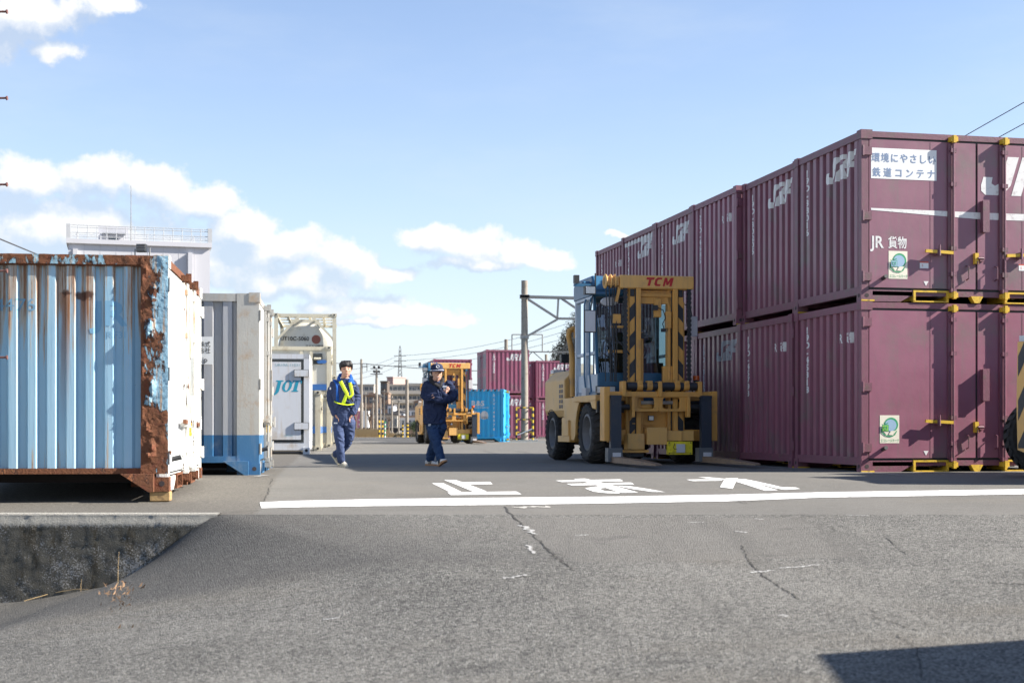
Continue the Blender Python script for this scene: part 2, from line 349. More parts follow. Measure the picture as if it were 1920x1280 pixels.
# paint on the ground
def ground_poly(mb, pts, lift=.005):
    g = [G(*p, lift) for p in pts]; bm = bmesh.new(); vs = [bm.verts.new((q.x, q.y, 0)) for q in g]; bm.faces.new(vs)
    y0 = min(q.y for q in g); y1 = max(q.y for q in g); k = max(1, int((y1-y0)/.2))
    for i in range(1, k): bmesh.ops.bisect_plane(bm, geom=bm.verts[:]+bm.edges[:]+bm.faces[:], plane_co=(0, y0+(y1-y0)*i/k, 0), plane_no=(0, 1, 0))
    bmesh.ops.triangulate(bm, faces=bm.faces[:]); bm.verts.index_update()
    mb.add([(v.co.x, v.co.y, gz(v.co.x, v.co.y)+lift) for v in bm.verts], [tuple(v.index for v in f.verts) for f in bm.faces]); bm.free()
def ribbon(mb, pts, wdt, lift=.005, jit=0, sub=8):
    g = []
    for (a, b) in zip(pts, pts[1:]):
        for k in range(sub): g.append((a[0]+(b[0]-a[0])*k/sub, a[1]+(b[1]-a[1])*k/sub))
    g.append(pts[-1]); P3 = [G(*p, lift) for p in g]; vs = []
    for i, p in enumerate(P3):
        t = unit(P3[min(i+1, len(P3)-1)]-P3[max(0, i-1)]); nn = Vector((-t.y, t.x, 0)); ww = wdt*(1+jit*random.uniform(-.9, 1.2))
        off = nn*(random.uniform(-1, 1)*jit*wdt*1.6)
        for sgn in (-1, 1):
            q = p+off+nn*sgn*ww/2; q.z = gz(q.x, q.y)+lift; vs.append(q)
    mb.add(vs, [(2*i, 2*i+1, 2*i+3, 2*i+2) for i in range(len(P3)-1)])
st = MB(); up = [(487, 942), (540, 939.5), (700, 936), (960, 933), (1160, 931), (1300, 928.5), (1362, 927.5), (1540, 923), (1700, 920.5), (1930, 917)]
lo = [(490, 953), (545, 951.5), (700, 949), (960, 946.5), (1160, 943.5), (1300, 941), (1362, 940), (1540, 933), (1700, 930.5), (1930, 926.5)]
ground_poly(st, up+lo[::-1]); struct(st.build('stop_line', M['white_paint']))
kt = MB(); K = lambda L: [(780+a/2.526, 860+b/2.526) for a, b in L]
for L in ([(75, 116), (130, 116), (215, 157), (160, 158)], [(132, 101), (188, 101), (335, 155), (272, 157)], [(212, 112), (350, 110), (363, 121), (232, 122)], [(148, 159), (475, 155), (500, 168), (165, 172)],
          [(660, 104), (968, 98), (982, 107), (690, 111)], [(712, 119), (1018, 113), (1033, 122), (738, 127)], [(745, 96), (800, 94), (1052, 160), (975, 162)],
          [(880, 128), (930, 133), (868, 142), (800, 140)], [(800, 140), (868, 142), (895, 154), (840, 156)], [(840, 156), (895, 154), (962, 156), (966, 164), (905, 163)], [(945, 128), (1015, 131), (1095, 143), (1030, 145)], [(1030, 145), (1095, 143), (1180, 158), (1120, 157)],
          [(1280, 99), (1440, 97), (1452, 104), (1312, 106)], [(1335, 88), (1385, 88), (1485, 98), (1440, 102)], [(1465, 94), (1525, 92), (1500, 143), (1440, 135)], [(1478, 98), (1528, 97), (1715, 149), (1650, 151)], [(1518, 96), (1560, 97), (1735, 135), (1700, 139)], [(1735, 135), (1800, 136), (1820, 143), (1745, 147), (1700, 139)]):
    ground_poly(kt, K(L), .004+.0004*(len(kt.f) % 5))
struct(kt.build('road_lettering', M['white_paint']))
ml = MB()
for pts, wd in (([(1400, 873.5), (1540, 879.5), (1690, 890.5)], .05), ([(1420, 880.5), (1468, 879.5)], .05), ([(762, 850), (778, 850)], .12), ([(808, 850.3), (870, 850.3)], .1), ([(885, 850.3), (935, 850.3)], .1), ([(945, 850.5), (1020, 850.5)], .1), ([(560, 862), (610, 862.5)], .06), ([(512, 875), (560, 874)], .07), ([(480, 893), (500, 891)], .1), ([(640, 828), (780, 828)], .15), ([(660, 822), (900, 822)], .2)):
    ribbon(ml, pts, wd, .005, .12)
struct(ml.build('bay_markings', M['worn_paint']))
wm = MB()
for pts, wd in (([(978, 985), (1003, 1002)], .05), ([(945, 1085), (988, 1078)], .035), ([(1407, 1074), (1450, 1070)], .035), ([(1465, 1066), (1538, 1059)], .03), ([(1463, 1153), (1475, 1157)], .04), ([(606, 1161), (636, 1159)], .025), ([(1380, 996), (1400, 999)], .04), ([(1078, 1004), (1104, 1003)], .03), ([(1586, 966), (1630, 967)], .02), ([(990, 1022), (1003, 1038)], .03), ([(1415, 973), (1432, 974)], .03), ([(1290, 980), (1320, 979)], .02)):
    ribbon(wm, pts, wd*.8, .005, .5, 14)
struct(wm.build('worn_paint_marks', M['worn_paint']))
cr = MB()
for pts, wd in (([(944, 950), (1000, 1002), (1040, 1042), (1076, 1070)], .028), ([(490, 957), (640, 956), (800, 955), (960, 952)], .014), ([(1030, 951), (1200, 949), (1365, 944), (1420, 940), (1500, 940)], .014), ([(1390, 1022), (1402, 1050), (1432, 1080), (1480, 1110), (1500, 1124)], .02), ([(1362, 936), (1400, 944)], .02), ([(1500, 1124), (1590, 1140), (1640, 1156), (1720, 1182)], .013), ([(1660, 1008), (1700, 1040)], .018), ([(1700, 1040), (1760, 1044)], .009), ([(1680, 1190), (1720, 1215), (1728, 1270)], .013),
                ([(240, 1172), (400, 1158), (560, 1133), (720, 1115), (900, 1090), (1076, 1070), (1200, 1060)], .012), ([(1460, 965), (1500, 975), (1560, 990), (1570, 995)], .01), ([(511, 897), (502, 925), (492, 944)], .02), ([(1850, 1092), (1925, 1096)], .03), ([(410, 962), (470, 958), (490, 957)], .03)):
    ribbon(cr, pts, wd*.42, .004, .95, 16)
struct(cr.build('pavement_cracks', M['crack']))
pp = MB(); ribbon(pp, [(965, 951.5), (1032, 950)], .13, .0045, .4, 8); struct(pp.build('mortar_patch', M['conc']))
# ================================================================== container paints
M['purple'] = mat('purple_paint', (.245, .090, .132), .45, var=.18, vs=1.6, dirt=(.17, .125, .12), da=.7, ds=1.3, bs=.2, bsc=7, grime=.5, tint=True)
M['purple_end'] = mat('purple_panel_paint', (.225, .080, .118), .42, var=.22, vs=2.2, dirt=(.16, .12, .115), da=.75, ds=1.6, bs=.25, bsc=7, grime=.75, tint=True)
M['purple_frame'] = mat('purple_frame_paint', (.17, .06, .088), .5, var=.2, vs=6, dirt=(.12, .085, .07), da=.8, ds=7, bs=.3, bsc=50, grime=.4, tint=True)
M['gasket'] = mat('rubber_gasket', (.035, .04, .04), .8, var=.3, vs=6)
M['yel'] = mat('yellow_paint', (.62, .40, .03), .5, var=.15, vs=12, dirt=(.16, .09, .04), da=.8, ds=14, bs=.2)
M['dark'] = mat('dark_steel', (.03, .03, .032), .6, var=.3, vs=8)
M['under'] = mat('underframe_steel', (.045, .035, .035), .85, var=.3, vs=5)
M['letter'] = mat('white_lettering', (.66, .66, .64), .6, var=.06, vs=12, dirt=(.34, .29, .30), da=.7, ds=10)
M['letter_dim'] = mat('faded_lettering', (.42, .43, .46), .65, var=.1, vs=10, dirt=(.22, .2, .22), da=.8, ds=9)
M['sticker'] = mat('sticker_cream', (.72, .68, .55), .5, var=.05, vs=8)
M['sgreen'] = mat('sticker_green', (.03, .30, .13), .5); M['slime'] = mat('sticker_lime', (.22, .50, .08), .5)
M['sblue'] = mat('sticker_pale_blue', (.28, .42, .55), .5); M['signblue'] = mat('sign_blue', (.16, .23, .36), .6, var=.12)
M['signwhite'] = mat('sign_white', (.70, .71, .70), .6, var=.05, vs=6); M['sred'] = mat('sticker_red', (.5, .08, .05), .5)
M['silver'] = mat('galvanised_steel', (.42, .43, .44), .45, .5, var=.15, vs=12)
def rusty(name, paint, lightp, end=True):
    m, n = newmat(name); o = n.obj(); sx = n.node('ShaderNodeSeparateXYZ', {0: o}); X, Y, Z = sx.outputs
    col = n.mix(n.noise(o, 1.4, 6, .6), paint, lightp)
    col = n.mix(n.math('MULTIPLY', n.step(n.noise(n.vm('MULTIPLY', o, (5, 5, 1)), 3, 6, .65), .52, .66), .22), col, (.42, .50, .55))
    # run marks: narrow columns of rust below the top rail and rising from the sill
    cells = n.noise(n.vm('MULTIPLY', o, (6.5, 6.5, .12)), 1.9, 3, .6); fine = n.noise(n.vm('MULTIPLY', o, (22, 22, .9)), 1.5, 6, .7)
    reach = n.math('ADD', n.math('MULTIPLY', n.step(Z, .6, 2.45), .17), n.math('MULTIPLY', n.math('SUBTRACT', 1.0, n.step(Z, .2, 1.0)), .07))
    s = n.math('ADD', n.math('ADD', n.math('MULTIPLY', cells, .55), n.math('MULTIPLY', fine, .42)), reach)
    k0 = .022 if end else .085
    pale = n.step(s, .59+k0, .64+k0); core = n.step(s, .635+k0, .70+k0)
    col = n.mix(n.math('MULTIPLY', pale, .65), col, (.46, .29, .13)); col = n.mix(n.math('MULTIPLY', core, .8), col, (.23, .085, .028))
    if end:                                             # two broken-through rust sores with long runs below them
        for cy, cz, r in ((1.06, 2.10, .075), (.865, 2.085, .12)):
            wv = n.vm('ADD', n.vm('SUBTRACT', o, (0, cy, cz)), n.vm('MULTIPLY', n.vm('SUBTRACT', n.node('ShaderNodeTexNoise', {'Vector': o, 'Scale': 16., 'Detail': 6.}).outputs['Color'], (.5, .5, .5)), (0, .10, .10)))
            blob = n.math('SUBTRACT', 1.0, n.step(n.vm('LENGTH', n.vm('MULTIPLY', wv, (0, 1, 1.9))), r*.55, r))
            dy = n.math('ABSOLUTE', n.math('SUBTRACT', Y, cy+.01)); below = n.math('MULTIPLY', n.step(Z, .5 if r < .1 else 1.2, cz), n.math('SUBTRACT', 1.0, n.step(Z, cz, cz+.02)))
            run = n.math('MULTIPLY', below, n.math('SUBTRACT', 1.0, n.step(n.math('ADD', dy, n.math('MULTIPLY', fine, -.09)), -.01, .03)))
            col = n.mix(n.math('MULTIPLY', run, .8), col, (.25, .095, .03)); col = n.mix(n.math('MULTIPLY', blob, .97), col, (.075, .028, .014))
    spots = n.step(n.noise(o, 19, 8, .7), .685, .72); col = n.mix(spots, col, (.13, .045, .02))
    finish(n, col, n.mix(core, (.45, .45, .45), (.95, .95, .95)), 0, n.bump(n.math('ADD', n.math('MULTIPLY', core, .5), fine), .35, .01)); return m
def flaking(name, paint, thr=.5, side=False):                       # paint peeling off scabby rust
    m, n = newmat(name); o = n.obj()
    b = n.noise(n.vm('MULTIPLY', o, (1, 1, .45)), 7, 9, .68, .4)
    if side: sy = n.node('ShaderNodeSeparateXYZ', {0: o}); b = n.math('ADD', b, n.math('MULTIPLY', n.math('SUBTRACT', .165, sy.outputs[1]), 1.1)); b = n.math('SUBTRACT', b, n.math('MULTIPLY', n.math('SUBTRACT', 1.0, n.step(sy.outputs[2], .75, .95)), .16))
    f = n.noise(o, 38, 8, .7)
    rust = n.mix(f, (.045, .016, .009), (.26, .095, .035)); rust = n.mix(n.step(n.noise(o, 11, 5), .5, .7), rust, (.15, .045, .02))
    pc = n.mix(n.noise(o, 5, 5), paint, tuple(min(1, x*1.35) for x in paint)); mask = n.step(b, thr, thr+.025)
    rim = n.math('MULTIPLY', n.step(b, thr-.04, thr), n.math('SUBTRACT', 1.0, mask)); rust = n.mix(n.math('MULTIPLY', rim, .8), rust, (.03, .012, .008))
    yst = n.step(n.noise(n.vm('MULTIPLY', o, (16, 16, .8)), 1.5, 6, .65), .52, .66); pc = n.mix(n.math('MULTIPLY', yst, .75), pc, (.42, .22, .07))
    finish(n, n.mix(mask, rust, pc), .85, 0, n.bump(n.math('ADD', n.math('MULTIPLY', mask, 1.3), n.math('MULTIPLY', f, 1.2)), 1.0, .012)); return m
M['rust_blue'] = rusty('faded_blue_paint', (.25, .44, .575), (.37, .56, .67))
M['rust_white'] = rusty('chalky_white_paint', (.66, .70, .70), (.80, .82, .80), False)
M['flake'] = flaking('flaking_blue_paint', (.19, .33, .42), .525, True); M['flake_w'] = flaking('flaking_white_paint', (.62, .62, .58), .365)
M['rust'] = flaking('bare_rust', (.28, .10, .04), .62)
M['grey_panel'] = mat('grey_paint', (.33, .34, .36), .5, var=.08, vs=2, dirt=(.34, .30, .22), da=.5, ds=2, bs=.15, bsc=14, grime=.35)
M['grey_frame'] = mat('grey_frame_paint', (.34, .335, .31), .55, var=.12, vs=3, dirt=(.30, .20, .11), da=.75, ds=3.5, bs=.25, grime=.4)
M['grey_door'] = mat('pale_grey_door_paint', (.56, .57, .57), .5, var=.07, vs=2, dirt=(.32, .25, .16), da=.6, ds=4, grime=.5)
M['blue_band'] = mat('blue_band_paint', (.028, .12, .25), .5, var=.12, vs=3, dirt=(.20, .24, .28), da=.6, ds=4, bs=.15, grime=.25)
M['brown_block'] = mat('timber_block', (.38, .25, .11), .9, var=.25, vs=14, dirt=(.12, .07, .04), da=.8, ds=16, bs=.5)
# ================================================================== container builder
def knots_of(u0, u1, k, depth, outer=.46, slope=.07):
    p = (u1-u0)/k; out = [(u0, depth)]
    for i in range(k):
        a = u0+i*p; inner = (1-outer-2*slope)/2*p
        out += [(a+inner, depth), (a+inner+slope*p, 0.), (a+inner+(slope+outer)*p, 0.), (a+inner+(2*slope+outer)*p, depth)]
    return out+[(u1, depth)]
def prof(kn, u):
    for (a, da), (b, db) in zip(kn, kn[1:]):
        if a <= u <= b: return da+(db-da)*((u-a)/(b-a) if b > a else 0)
    return kn[-1][1]
def corr(mb, kn, z0, z1, fn, m=0, zb=None, mb2=0):
    rows = [z0]+([zb] if zb else [])+[z1]
    for j in range(len(rows)-1):
        vs = [fn(u, z, d) for u, d in kn for z in (rows[j], rows[j+1])]
        mb.add(vs, [(2*i, 2*i+2, 2*i+3, 2*i+1) for i in range(len(kn)-1)], mb2 if (zb and j == 0) else m)
LC, WC, HC = 3.71, 2.415, 2.5
def container(name, label, loc, rz, mats, ribs=9, depth=.06, H=HC, band=None, sill=(.10, .22), foot=.11, group=None, detail=True, post=.11, gusset=False, topm=None, slope=.07, outer=.46):
    """corner post at the origin, long door side along +x facing -y, end panel facing -x"""
    pm, em, fm = mats['door'], mats['end'], mats['frame']; t = thing(name, label, 'container', loc, rz, group)
    kn = knots_of(post, WC-post, ribs, depth, outer, slope)
    fr = MB(); bandz = band or -1
    for x in (0, LC-post):
        for y in (0, WC-post):
            if bandz > 0: fr.box(x, x+post, y, y+post, .0, bandz, 1); fr.box(x, x+post, y, y+post, bandz, H, 0)
            else: fr.box(x, x+post, y, y+post, .0, H, 0)
    for x in (.004, LC-post):                            # end rails
        fr.box(x, x+post-.012, post, WC-post, H-.11, H-.004, 2); fr.box(x, x+post-.012, post, WC-post, sill[0], sill[1], 1)
    for y in (.012, WC-post+.01):                       # long rails
        fr.box(post, LC-post, y, y+post-.03, H-.09, H-.006, 2); fr.box(post, LC-post, y, y+post-.03, sill[0]-.01, .17, 0)
    for x in (-.012, LC-.168):                          # corner castings
        for y in (-.012, WC-.138):
            fr.box(x, x+.18, y, y+.15, -.0, .155, 1); fr.box(x, x+.18, y, y+.15, H-.12, H+.012, 0)
            fr.cyl((x+.09, y-.002 if y < 1 else y+.152, .085), (x+.09, y+.01 if y < 1 else y+.14, .085), .032, 12, 3)
            fr.cyl((x-.002 if x < 1 else x+.182, y+.075, .085), (x+.01 if x < 1 else x+.17, y+.075, .085), .03, 12, 3)
            if 'yfoot' in mats: fr.box(x+.002, x+.21, y-.003, y+.10, .0, .022, 4)
    fr.box(.1, LC-.1, .05, WC-.05, .19, .22, 3)
    for x in (.85, 1.25, 2.45, 2.85): fr.box(x, x+.06, .05, WC-.05, .07, .19, 3)
    if gusset:
        for y0, s in ((.14, 1), (WC-.14, -1)): fr.prism([(0, .0), (.05, .0), (.34, .19), (0, .19)], (.0, y0, 0), (0, s, 0), (0, 0, 1), -.10*s if s > 0 else -.1, 1)
    fr.build('frame', [fm, mats.get('low', mats.get('band', fm)), topm or fm, M['under'], M['yel']], t)
    ep = MB(); corr(ep, kn, sill[1], H-.11, lambda u, z, d: (.022+d, u, z), 0, band, 1)
    ep.build('end_panel', [em, mats.get('band', em)], t)
    ep = MB(); corr(ep, kn, sill[1], H-.11, lambda u, z, d: (LC-.022-d, u, z), 0, band, 1); ep.build('end_panel', [em, mats.get('band', em)], t)
    rf = MB(); rf.box(.09, LC-.09, .09, WC-.09, H-.05, H-.015)
    for k in range(12): rf.box(.25+k*.28, .40+k*.28, .12, WC-.12, H-.015, H-.005)
    rf.build('roof', topm or fm, t)
    bp = MB(); bp.box(post, LC-post, WC-.05, WC-.03, .17, H-.09); bp.box(LC/2-.02, LC/2+.02, WC-.03, WC-.02, .2, H-.12, 1)
    for x in (LC/2-.42, LC/2+.42): bp.cyl((x, WC+.03, .1), (x, WC+.03, H-.06), .02, 8, 2); bp.box(x-.05, x+.05, WC-.03, WC+.05, .3, .36, 2); bp.box(x-.05, x+.05, WC-.03, WC+.05, H-.4, H-.34, 2)
    bp.build('back_door', [pm, M['gasket'], fm], t)
    # door side
    g = MB(); g.box(post, LC-post, .028, .05, .17, H-.09)
    g.build('gasket', M['gasket'], t)
    C = LC/2
    for i, (a, b) in enumerate(((post+.015, C-.018), (C+.018, LC-post-.015))):
        d = MB(); z0, z1 = .205, H-.125
        if band: d.box(a, b, .004, .03, z0, bandz, 1); d.box(a, b, .004, .03, bandz, z1, 0)
        else: d.box(a, b, .004, .03, z0, z1)
        f = (a+b)/2+(.12 if i == 0 else -.12)
        d.box(f-.004, f+.004, .0015, .006, z0+.01, z1-.01, 2)
        dr = d.build('door', [pm, mats.get('band', pm), fm], t)
        for z in (.36, H/2, H-.30):
            h = MB(); xo = 0 if i == 0 else LC; s = 1 if i == 0 else -1
            h.box(xo+s*.03, xo+s*.155, -.022, .004, z-.06, z+.06); h.cyl((xo+s*.012, -.02, z-.075), (xo+s*.012, -.02, z+.075), .018, 8); h.build('hinge', fm, dr)
        if detail:
            rx = C-.41 if i == 0 else C+.43; r = MB()
            r.cyl((rx, -.055, .14), (rx, -.055, H-.05), .019, 10, 0)
            for z in (.18, .42, .80, 1.75, H-.25): r.box(rx-.045, rx+.045, -.07, .004, z-.03, z+.03, 0)
            r.box(rx-.07, rx+.02, -.03, .0, .19, H-.14, 0)
            for z in (.10, H-.09): r.box(rx-.05, rx+.06, -.085, .02, z-.03, z+.04, 1); r.box(rx-.02, rx+.025, -.10, -.04, z-.05, z+.06, 1)
            r.build('locking_rod', [mats.get('rod', fm), mats.get('lug', M['yel'])], dr)
            hb = MB(); s = -1 if i == 0 else 1; hz = .73 if i == 0 else .71
            hb.beam((rx+s*.02, -.075, hz), (rx+s*.46, -.07, hz+.02), .035, .045, 0); hb.cyl((rx+s*.25, -.10, hz-.05), (rx+s*.25, -.10, hz+.11), .016, 8, 1); hb.box(rx+s*.22, rx+s*.28, -.09, .004, hz-.04, hz+.05, 1)
            hb.build('handle', [mats.get('lug', M['yel']), fm], dr)
            pk = MB(); px0, px1 = (C-1.03, C-.46) if i == 0 else (C+.46, C+1.03)
            pk.box(px0, px1, -.008, .06, .145, .172); pk.box(px0, px0+.035, -.008, .5, .02, .145); pk.box(px1-.035, px1, -.008, .5, .02, .145); pk.box(px0, px1, -.004, .06, -.0, .02)
            pk.build('fork_pocket', mats.get('pocket', M['yel']), t)
            sk = MB(); a0, a1 = (.17, px0-.01) if i == 0 else (LC-.17, px1+.01)
            sk.prism([(a0, 0.0), (a0+(a1-a0)*.7, 0.0), (a1, .10), (a1, .15), (a0, .15)], (0, .012, 0), (1, 0, 0), (0, 0, 1), -.02)
            sk.build('skirt', fm, t)
            hr = MB(); hx = C+(-.17 if i == 0 else .30); hr.tube([(hx, -.005, .55), (hx, -.07, .53), (hx, -.07, .36), (hx, -.005, .34)], .011, 6); hr.build('grab_handle', fm, dr)
            if i == 0:
                kb = MB(); kb.cyl((.34, .004, .335), (.34, -.10, .36), .03, 10); kb.build('knob', M['dark'], dr)
                bx = MB(); bx.box(C+.06, C+.15, -.085, .004, 1.06, 1.52, 0); bx.box(C+.052, C+.158, -.092, -.085, 1.05, 1.53, 0); bx.build('document_box', fm, dr)
                lk = MB(); lk.box(C-.06, C+.0, -.06, .0, .58, .74, 1); lk.box(C+.03, C+.10, -.04, .0, .62, .70, 0); lk.cyl((C-.02, -.07, .66), (C+.07, -.07, .66), .02, 8, 0); lk.tube([(C-.02, -.07, .62), (C-.03, -.06, .45)], .01, 6, 0); lk.build('latch', [fm, M['yel']], dr)
        if detail and i == 0:
            fn = MB(); fn.prism([(C-.1, .10), (C+.1, .10), (C+.04, -.0), (C-.04, -.0)], (0, -.012, 0), (1, 0, 0), (0, 0, 1), -.10); fn.build('guide', mats.get('pocket', M['yel']), t)
    t['kn'] = [x for k in kn for x in k]
    return t, kn
def end_fn(kn, base=.022):                               # reads left to right for someone facing the end panel; u grows towards the door side
    return lambda u, v, e: (base+prof(kn, WC-u)-e, WC-u, v)
def end_knots(kn): return [WC-u for u, _ in kn]
def door_fn(u, v, e): return (u, .004-e, v)
PUR = dict(door=M['purple'], end=M['purple_end'], frame=M['purple_frame'], yfoot=1)
proto, KP = container('freight_container', '', (0, 0, 0), 0, PUR)
KP9 = KP
def strip_label(o):
    for k in ('kn',):
        if k in o: del o[k]
def end_marks(t, num, logo='jrf', faded=False, strip=False):
    L = M['letter_dim'] if faded else M['letter']; d = Deco()
    d.vtext(num, WC-1.975, 2.20, .14, .118, 0, 0, bold=.045, sx=1.75); d.build('number_lettering', [L], t, end_fn(KP), end_knots(KP))
    d = Deco()
    if logo == 'jrf': jrf(d, WC-1.30, 1.90, .37); nm = 'emblem'
    else: d.text('JR', WC-.86, 1.99, .19, 0, 0, bold=.03, sx=1.05); d.text('貨物', WC-.62, 1.985, .165, 0, 0, bold=.02, sx=1.0); nm = 'company_lettering'
    d.build(nm, [L], t, end_fn(KP), end_knots(KP))
    if strip:
        d = Deco(); d.rect(.12, WC-.2, 2.27, 2.36); d.build('tape_strip', [M['letter']], t, end_fn(KP), end_knots(KP))
def set_tint(t, c):
    for ch in kids(t):
        ch.color = c
        for g in kids(ch): g.color = c
def eco_mark(t, u0, v0, wd, ht, fresh):
    d = Deco(); X = lambda a: u0+a*wd; Y = lambda b: v0+b*ht
    d.rect(u0, u0+wd, v0, v0+ht, 0, 0); d.ell(X(.58), Y(.66), .36*wd, .26*ht, 1, 1); d.ell(X(.55), Y(.64), .30*wd, .215*ht, 2 if not fresh else 2, 2)
    d.line([(X(.08), Y(.52)), (X(.10), Y(.38)), (X(.30), Y(.27)), (X(.55), Y(.24)), (X(.75), Y(.30)), (X(.86), Y(.44))], .016, 1, 2)
    d.poly([(X(.14), Y(.44)), (X(.34), Y(.30)), (X(.44), Y(.40)), (X(.40), Y(.46))], 0, 3); d.poly([(X(.44), Y(.30)), (X(.66), Y(.28)), (X(.82), Y(.44)), (X(.56), Y(.44))], 0, 3)
    d.rect(X(.10), X(.44), Y(.42), Y(.66), 1, 4); d.rect(X(.125), X(.415), Y(.44), Y(.64), 3 if fresh else 2, 5)
    d.ell(X(.21), Y(.57), .010, .018, 1, 6, 8); d.ell(X(.33), Y(.57), .010, .018, 1, 6, 8)
    d.line([(X(.19), Y(.51)), (X(.23), Y(.485)), (X(.31), Y(.485)), (X(.35), Y(.51))], .010, 1, 6); d.line([(X(.18), Y(.72)), (X(.30), Y(.69)), (X(.42), Y(.72))], .012, 1, 3)
    d.text('エコレールマーク', X(.05), Y(.09), .052, 1, 1, sx=.70, bold=.01); d.build('eco_rail_sticker', [M['sticker'], M['sgreen'], M['sblue'], M['slime']], t, door_fn)
# ---- the long purple double stack
O0 = Vector((5.12, 20.83, 0)); TH = R(12.1); DV = Vector((-math.sin(TH), math.cos(TH), 0))
rows = [  # upper number, logo, lower number, logo
    ('19D-38016', 'jrf', '19D-45318', 'jr'), ('19D-30205', 'jrf', '19D-45793', 'jr'), ('20D-4685', 'jr', '19D-31204', 'jrf'),
    ('19D-8067', 'jrf', '19D-26411', 'jr'), ('19D-4302', 'jrf', '19D-7751', 'jrf'), ('19D-5120', 'jr', '19D-9040', 'jr')]
pos = ['nearest column', 'second column from the camera', 'third column, behind the lift truck\'s right-hand chain', 'fourth column from the camera', 'fifth column from the camera', 'farthest column']
tints = [(1, 1, 1, 1), (.90, .82, .88, 1), (1.0, .95, .98, 1), (1.05, 1.05, 1.08, 1), (.9, .86, .88, 1), (1.1, 1.08, 1.12, 1)]
for k, (un, ul, ln, ll) in enumerate(rows):
    for lv in (0, 1):
        num, lg = (un, ul) if lv else (ln, ll)
        what = {0: {1: 'upper container of the nearest purple column, with white slogan board and big white emblem', 0: 'lower container of the nearest purple column, with bright green eco sticker on its door'},
                1: {1: 'purple container numbered 19D-30205 in the top tier', 0: 'purple container numbered 19D-45793 standing on the asphalt'},
                2: {1: 'purple container numbered 20D-4685 in the top tier', 0: 'purple container with faded emblem right behind the lift truck\'s orange beacon'},
                3: {1: 'purple container above the lift truck\'s mast with glinting white emblem, fourth of the top tier', 0: 'purple container hidden behind the lift truck\'s mast, fourth of the bottom tier'},
                4: {1: 'purple container with a white strip under its roof edge, fifth of the top tier', 0: 'purple container behind the blue cab, fifth of the bottom tier'},
                5: {1: 'purple container ending the top tier, with small white company lettering', 0: 'purple container ending the bottom tier behind the lift truck cab'}}[k][lv]
        if k == 0 and lv == 0: t = proto; t['label'] = what
        else: t = dup(proto, what)
        jr_ = random.Random(k*7+lv); t.location = O0+DV*(2.455*k+(jr_.uniform(-.012, .012) if k else 0))+Vector((math.cos(TH), math.sin(TH), 0))*(jr_.uniform(-.045, .045) if k else 0)+Vector((0, 0, 2.507*lv)); t.rotation_euler = (0, 0, TH+(R(jr_.uniform(-.3, .3)) if k else 0)); t['group'] = 'purple containers in the long double stack'
        rows[k] = rows[k]; t['_k'] = k; t['_l'] = lv
stack = [o for o in bpy.data.objects if '_k' in o]
PROTO_KIDS = True
fresh = dup(proto, 'spare'); fresh_name = fresh.name     # an unmarked copy for the far stacks
for t in stack:
    k, lv = t['_k'], t['_l']; del t['_k']; del t['_l']; strip_label(t)
    num, lg = (rows[k][0], rows[k][1]) if lv else (rows[k][2], rows[k][3])
    end_marks(t, num, lg, faded=(k == 2 and lv == 0), strip=(k == 4 and lv == 1)); tn = (.92, 1.12, 1.04, 1) if (k == 0 and lv) else tints[(k+3*lv) % 6]; set_tint(t, tn)
    if k == 0:
        d = Deco()
        if lv:
            d.poly([(.15, 1.335), (.15, 1.365), (1.95, 1.352), (3.5, 1.352), (3.5, 1.255), (1.95, 1.25)]); d.build('white_stripe', [M['letter']], t, door_fn)
            d = Deco(); d.rect(.15, 1.20, 1.80, 2.25, 0, 0)
            for s, v in (('環境にやさしい', 2.10), ('鉄道コンテナ', 1.885)):
                m7 = len(s); 
                for i, ch in enumerate(s): d.text(ch, .15+1.05*(i+.5)/m7, v, .142, 1, 1, align='CENTER', bold=.016, sx=.95)
            d.build('slogan_board', [M['signwhite'], M['signblue']], t, door_fn)
            d = Deco(); d.text('JR', .155, .86, .24, 0, 0, bold=.022, sx=.92); d.text('貨物', .42, .855, .185, 0, 0, bold=.018, sx=.82); d.build('company_lettering', [M['letter']], t, door_fn)
            d = Deco(); jrf(d, 1.88, 1.62, .58); d.build('emblem', [M['letter']], t, door_fn)
            eco_mark(t, .43, .335, .30, .41, False)
            for x in (.93, 2.55):
                d = Deco(); d.rect(x, x+.14, .50, .58, 0, 0); d.rect(x, x+.14, .58, .60, 1, 0); d.text('S', x+.03, .54, .05, 1, 1); d.build('warning_sticker', [M['signwhite'], M['sred']], t, door_fn)
        else:
            eco_mark(t, .29, .425, .31, .41, True)
            d = Deco(); d.poly([(.45, 2.2), (.5, 2.3), (.56, 2.18)], 0)
        d = Deco(); d.poly([(.99, .31), (1.07, .31), (1.03, .24)], 0, 0); d.build('triangle_mark', [M['letter']], t, door_fn)
        d = Deco(); d.text('1 0', .3, 2.0, .0001)
# ================================================================== left-hand row
RUS = dict(door=M['rust_white'], end=M['rust_blue'], frame=M['flake_w'], pocket=M['rust'], low=M['rust'], lug=M['rust'], rod=M['flake_w'])
THL = R(97)
rc, kr = container('freight_container', 'badly rusted pale blue container with faded lettering at the left edge', (-3.66, 15.13, -.03), THL, RUS, slope=.13, outer=.40, ribs=11, depth=.048, sill=(.19, .25), gusset=True, post=.12, topm=M['rust'])
strip_label(rc)
